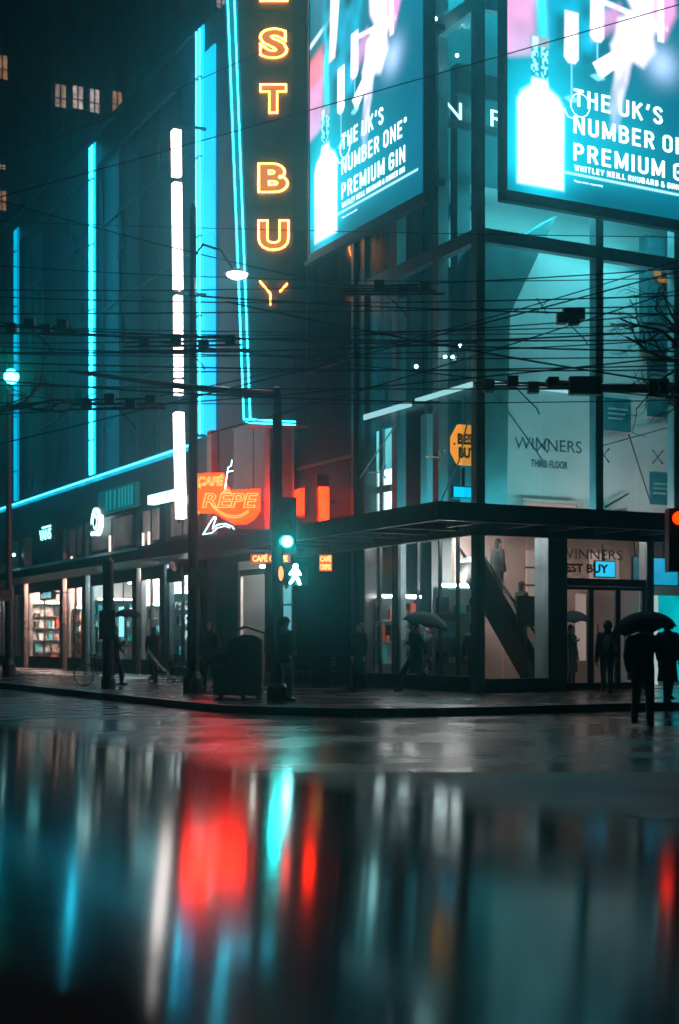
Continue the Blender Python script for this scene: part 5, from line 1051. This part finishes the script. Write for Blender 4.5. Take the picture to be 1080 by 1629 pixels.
q.prism([(-.15,1.03),(.15,1.03),(.15,1.10),(-.15,1.10)], (0,y_,0),(-1,0,0),(0,0,1),.01); q.prism([(-.15,1.105),(-.09,1.105),(.0,1.30),(.0,1.42),(-.05,1.42)], (0,y_,0),(-1,0,0),(0,0,1),.01); q.prism([(.15,1.105),(.05,1.42),(.003,1.42),(.003,1.30),(.09,1.105)], (0,y_,0),(-1,0,0),(0,0,1),.01); q.build('pale_band', mat('pale_backpack_band',(.85,.74,.58),.6), t)
q = MB(); [q.tube([(s_*.12,.12,1.48),(s_*.13,-.06,1.5),(s_*.14,-.17,1.36),(s_*.16,-.13,1.1),(s_*.15,.12,1.02)],.018,5) for s_ in (-1,1)]; q.build('strap', M_black, t)
l_ = feet(1022,1157,0.0); person('person in black jacket and grey blue trousers crossing under a wide black umbrella', l_, PI-.4, .35, (-.16,-.24,1.32), (.24,-.1,.9), (.008,.008,.009), (.13,.21,.23), (.02,.02,.02), scale=1.04, longcoat=False)
h_ = hand(l_, PI-.4, (-.16,-.24,1.32), 1.04); tp_ = at(1020,973,h_.y); umbrella('wide black umbrella over the person crossing the road', tp_, (h_.x,h_.y,h_.z), .56, (.006,.006,.007))
person('person in dark coat at the right edge just beyond the black umbrella', feet(1062,1118), .3, .3, None, None, (.01,.01,.011), (.012,.012,.013), longcoat=True, scale=1.0)
l_ = feet(908,1094); person('person hidden by the wide steel column under a dark tilted umbrella', l_, .9, .3, (-.14,-.24,1.3), None, (.014,.016,.017), (.014,.014,.015), longcoat=True)
h_ = hand(l_, .9, (-.14,-.24,1.3)); umbrella('dark tilted umbrella beside the wide steel column', (h_.x-.15,h_.y-.1,2.3), h_, .5, (.008,.02,.022))

# ------------------------------------------------------------------ wet dark ledge close to the lens
N0 = Vector(((0-CX)/F, 1, (HZ-1064)/F)); N1 = Vector(((1080-CX)/F, 1, (HZ-1107)/F)); NRM = N0.cross(N1).normalized()
if NRM.z < 0: NRM = -NRM
LH = .10
cam_p = Vector((0,0,CAMZ))
def onledge(px, py, dep=0.0):
    d = Vector(((px-CX)/F, 1, (HZ-py)/F)); k = -(LH+dep)/d.dot(NRM); return cam_p + d*k
far_l = onledge(0,1147); far_r = onledge(1080,1328); dv = (far_r-far_l)
A_ = far_l - dv*.55; B_ = far_r + dv*.9
back = Vector((dv.y,-dv.x,0)).normalized()*-1; back = Vector((0.05,-1,0)); back = (back - NRM*back.dot(NRM)).normalized()
C_ = B_ + back*2.2; D_ = A_ + back*3.0
LE = thing('stone_ledge', 'wet polished dark stone ledge filling the foreground and mirroring the lights', 'ledge', ((A_+B_)/2)[:], city=False)
ml = bpy.data.materials.new('wet_polished_stone'); ml.use_nodes = True; n = ml.node_tree; p_ = n.nodes['Principled BSDF']
tc = n.nodes.new('ShaderNodeTexCoord'); n1 = n.nodes.new('ShaderNodeTexNoise'); n1.inputs['Scale'].default_value = 7; n1.inputs['Detail'].default_value = 3
mr = n.nodes.new('ShaderNodeMapRange'); mr.inputs[1].default_value = .35; mr.inputs[2].default_value = .65; mr.inputs[3].default_value = .075; mr.inputs[4].default_value = .12
n.links.new(tc.outputs['Object'], n1.inputs['Vector']); n.links.new(n1.outputs[0], mr.inputs[0])
n2 = n.nodes.new('ShaderNodeTexNoise'); n2.inputs['Scale'].default_value = 9; n2.inputs['Detail'].default_value = 2; bm_ = n.nodes.new('ShaderNodeBump'); bm_.inputs['Strength'].default_value = .3; bm_.inputs['Distance'].default_value = .0012
n.links.new(tc.outputs['Object'], n2.inputs['Vector']); n.links.new(n2.outputs[0], bm_.inputs['Height'])
gl_ = n.nodes.new('ShaderNodeBsdfGlossy'); gl_.inputs[0].default_value = (.27,.34,.35,1); df_ = n.nodes.new('ShaderNodeBsdfDiffuse'); df_.inputs[0].default_value = (.006,.007,.008,1)
fr_ = n.nodes.new('ShaderNodeFresnel'); fr_.inputs[0].default_value = 1.6; mx_ = n.nodes.new('ShaderNodeMixShader')
n.links.new(mr.outputs[0], gl_.inputs['Roughness']); [n.links.new(bm_.outputs[0], k.inputs['Normal']) for k in (gl_, df_, fr_)]
n.links.new(fr_.outputs[0], mx_.inputs[0]); n.links.new(df_.outputs[0], mx_.inputs[1]); n.links.new(gl_.outputs[0], mx_.inputs[2]); n.links.new(mx_.outputs[0], n.nodes['Material Output'].inputs[0]); n.nodes.remove(p_)
q = MB(); tpz = [A_,B_,C_,D_]; bt = [p - NRM*.06 for p in tpz]
q.add(tpz+bt, [(0,1,2,3),(7,6,5,4),(0,4,5,1),(1,5,6,2),(2,6,7,3),(3,7,4,0)]); q.build('slab', ml, LE, city=False)
q = MB(); film_pts = [onledge(x,y,-.002) for x, y in ((-420,1400),(0,1490),(170,1515),(300,1570),(420,1680),(420,2100),(-420,2100))]  # matt dark film added to black out the mirrored lights at lower left
q.add(film_pts + [p - NRM*.0015 for p in film_pts], [tuple(range(7)), tuple(range(13,6,-1))] + [((i+1)%7, i, 7+i, 7+(i+1)%7) for i in range(7)]); q.build('added_dark_film', mat('matt_dark_film',(.012,.008,.008),.9,0,.3,20), LE, city=False)
q = MB(); i_ = [p + (((A_+B_+C_+D_)/4)-p)*.12 - NRM*.062 for p in tpz]; g_ = [Vector((p.x,p.y,0)) for p in i_]
q.add(i_+g_, [(0,1,2,3),(7,6,5,4),(0,4,5,1),(1,5,6,2),(2,6,7,3),(3,7,4,0)]); q.build('support', M_dark, LE, city=False)

# ------------------------------------------------------------------ wet air that carries the glow of the lamps
HAZE = 0.0046
if HAZE:
    q = MB(); q.box(-170,140,-70,200,-1,110); hz = q.build('haze', M_glass, city=False); hz.location = (0,0,0); tag(hz, kind='stuff')
    m = bpy.data.materials.new('damp_air'); m.use_nodes = True; n = m.node_tree; n.nodes.remove(n.nodes['Principled BSDF'])
    v = n.nodes.new('ShaderNodeVolumePrincipled'); v.inputs['Color'].default_value = (.2,.88,1,1); v.inputs['Density'].default_value = HAZE; v.inputs['Anisotropy'].default_value = .93
    n.links.new(v.outputs[0], n.nodes['Material Output'].inputs['Volume']); hz.data.materials.clear(); hz.data.materials.append(m)
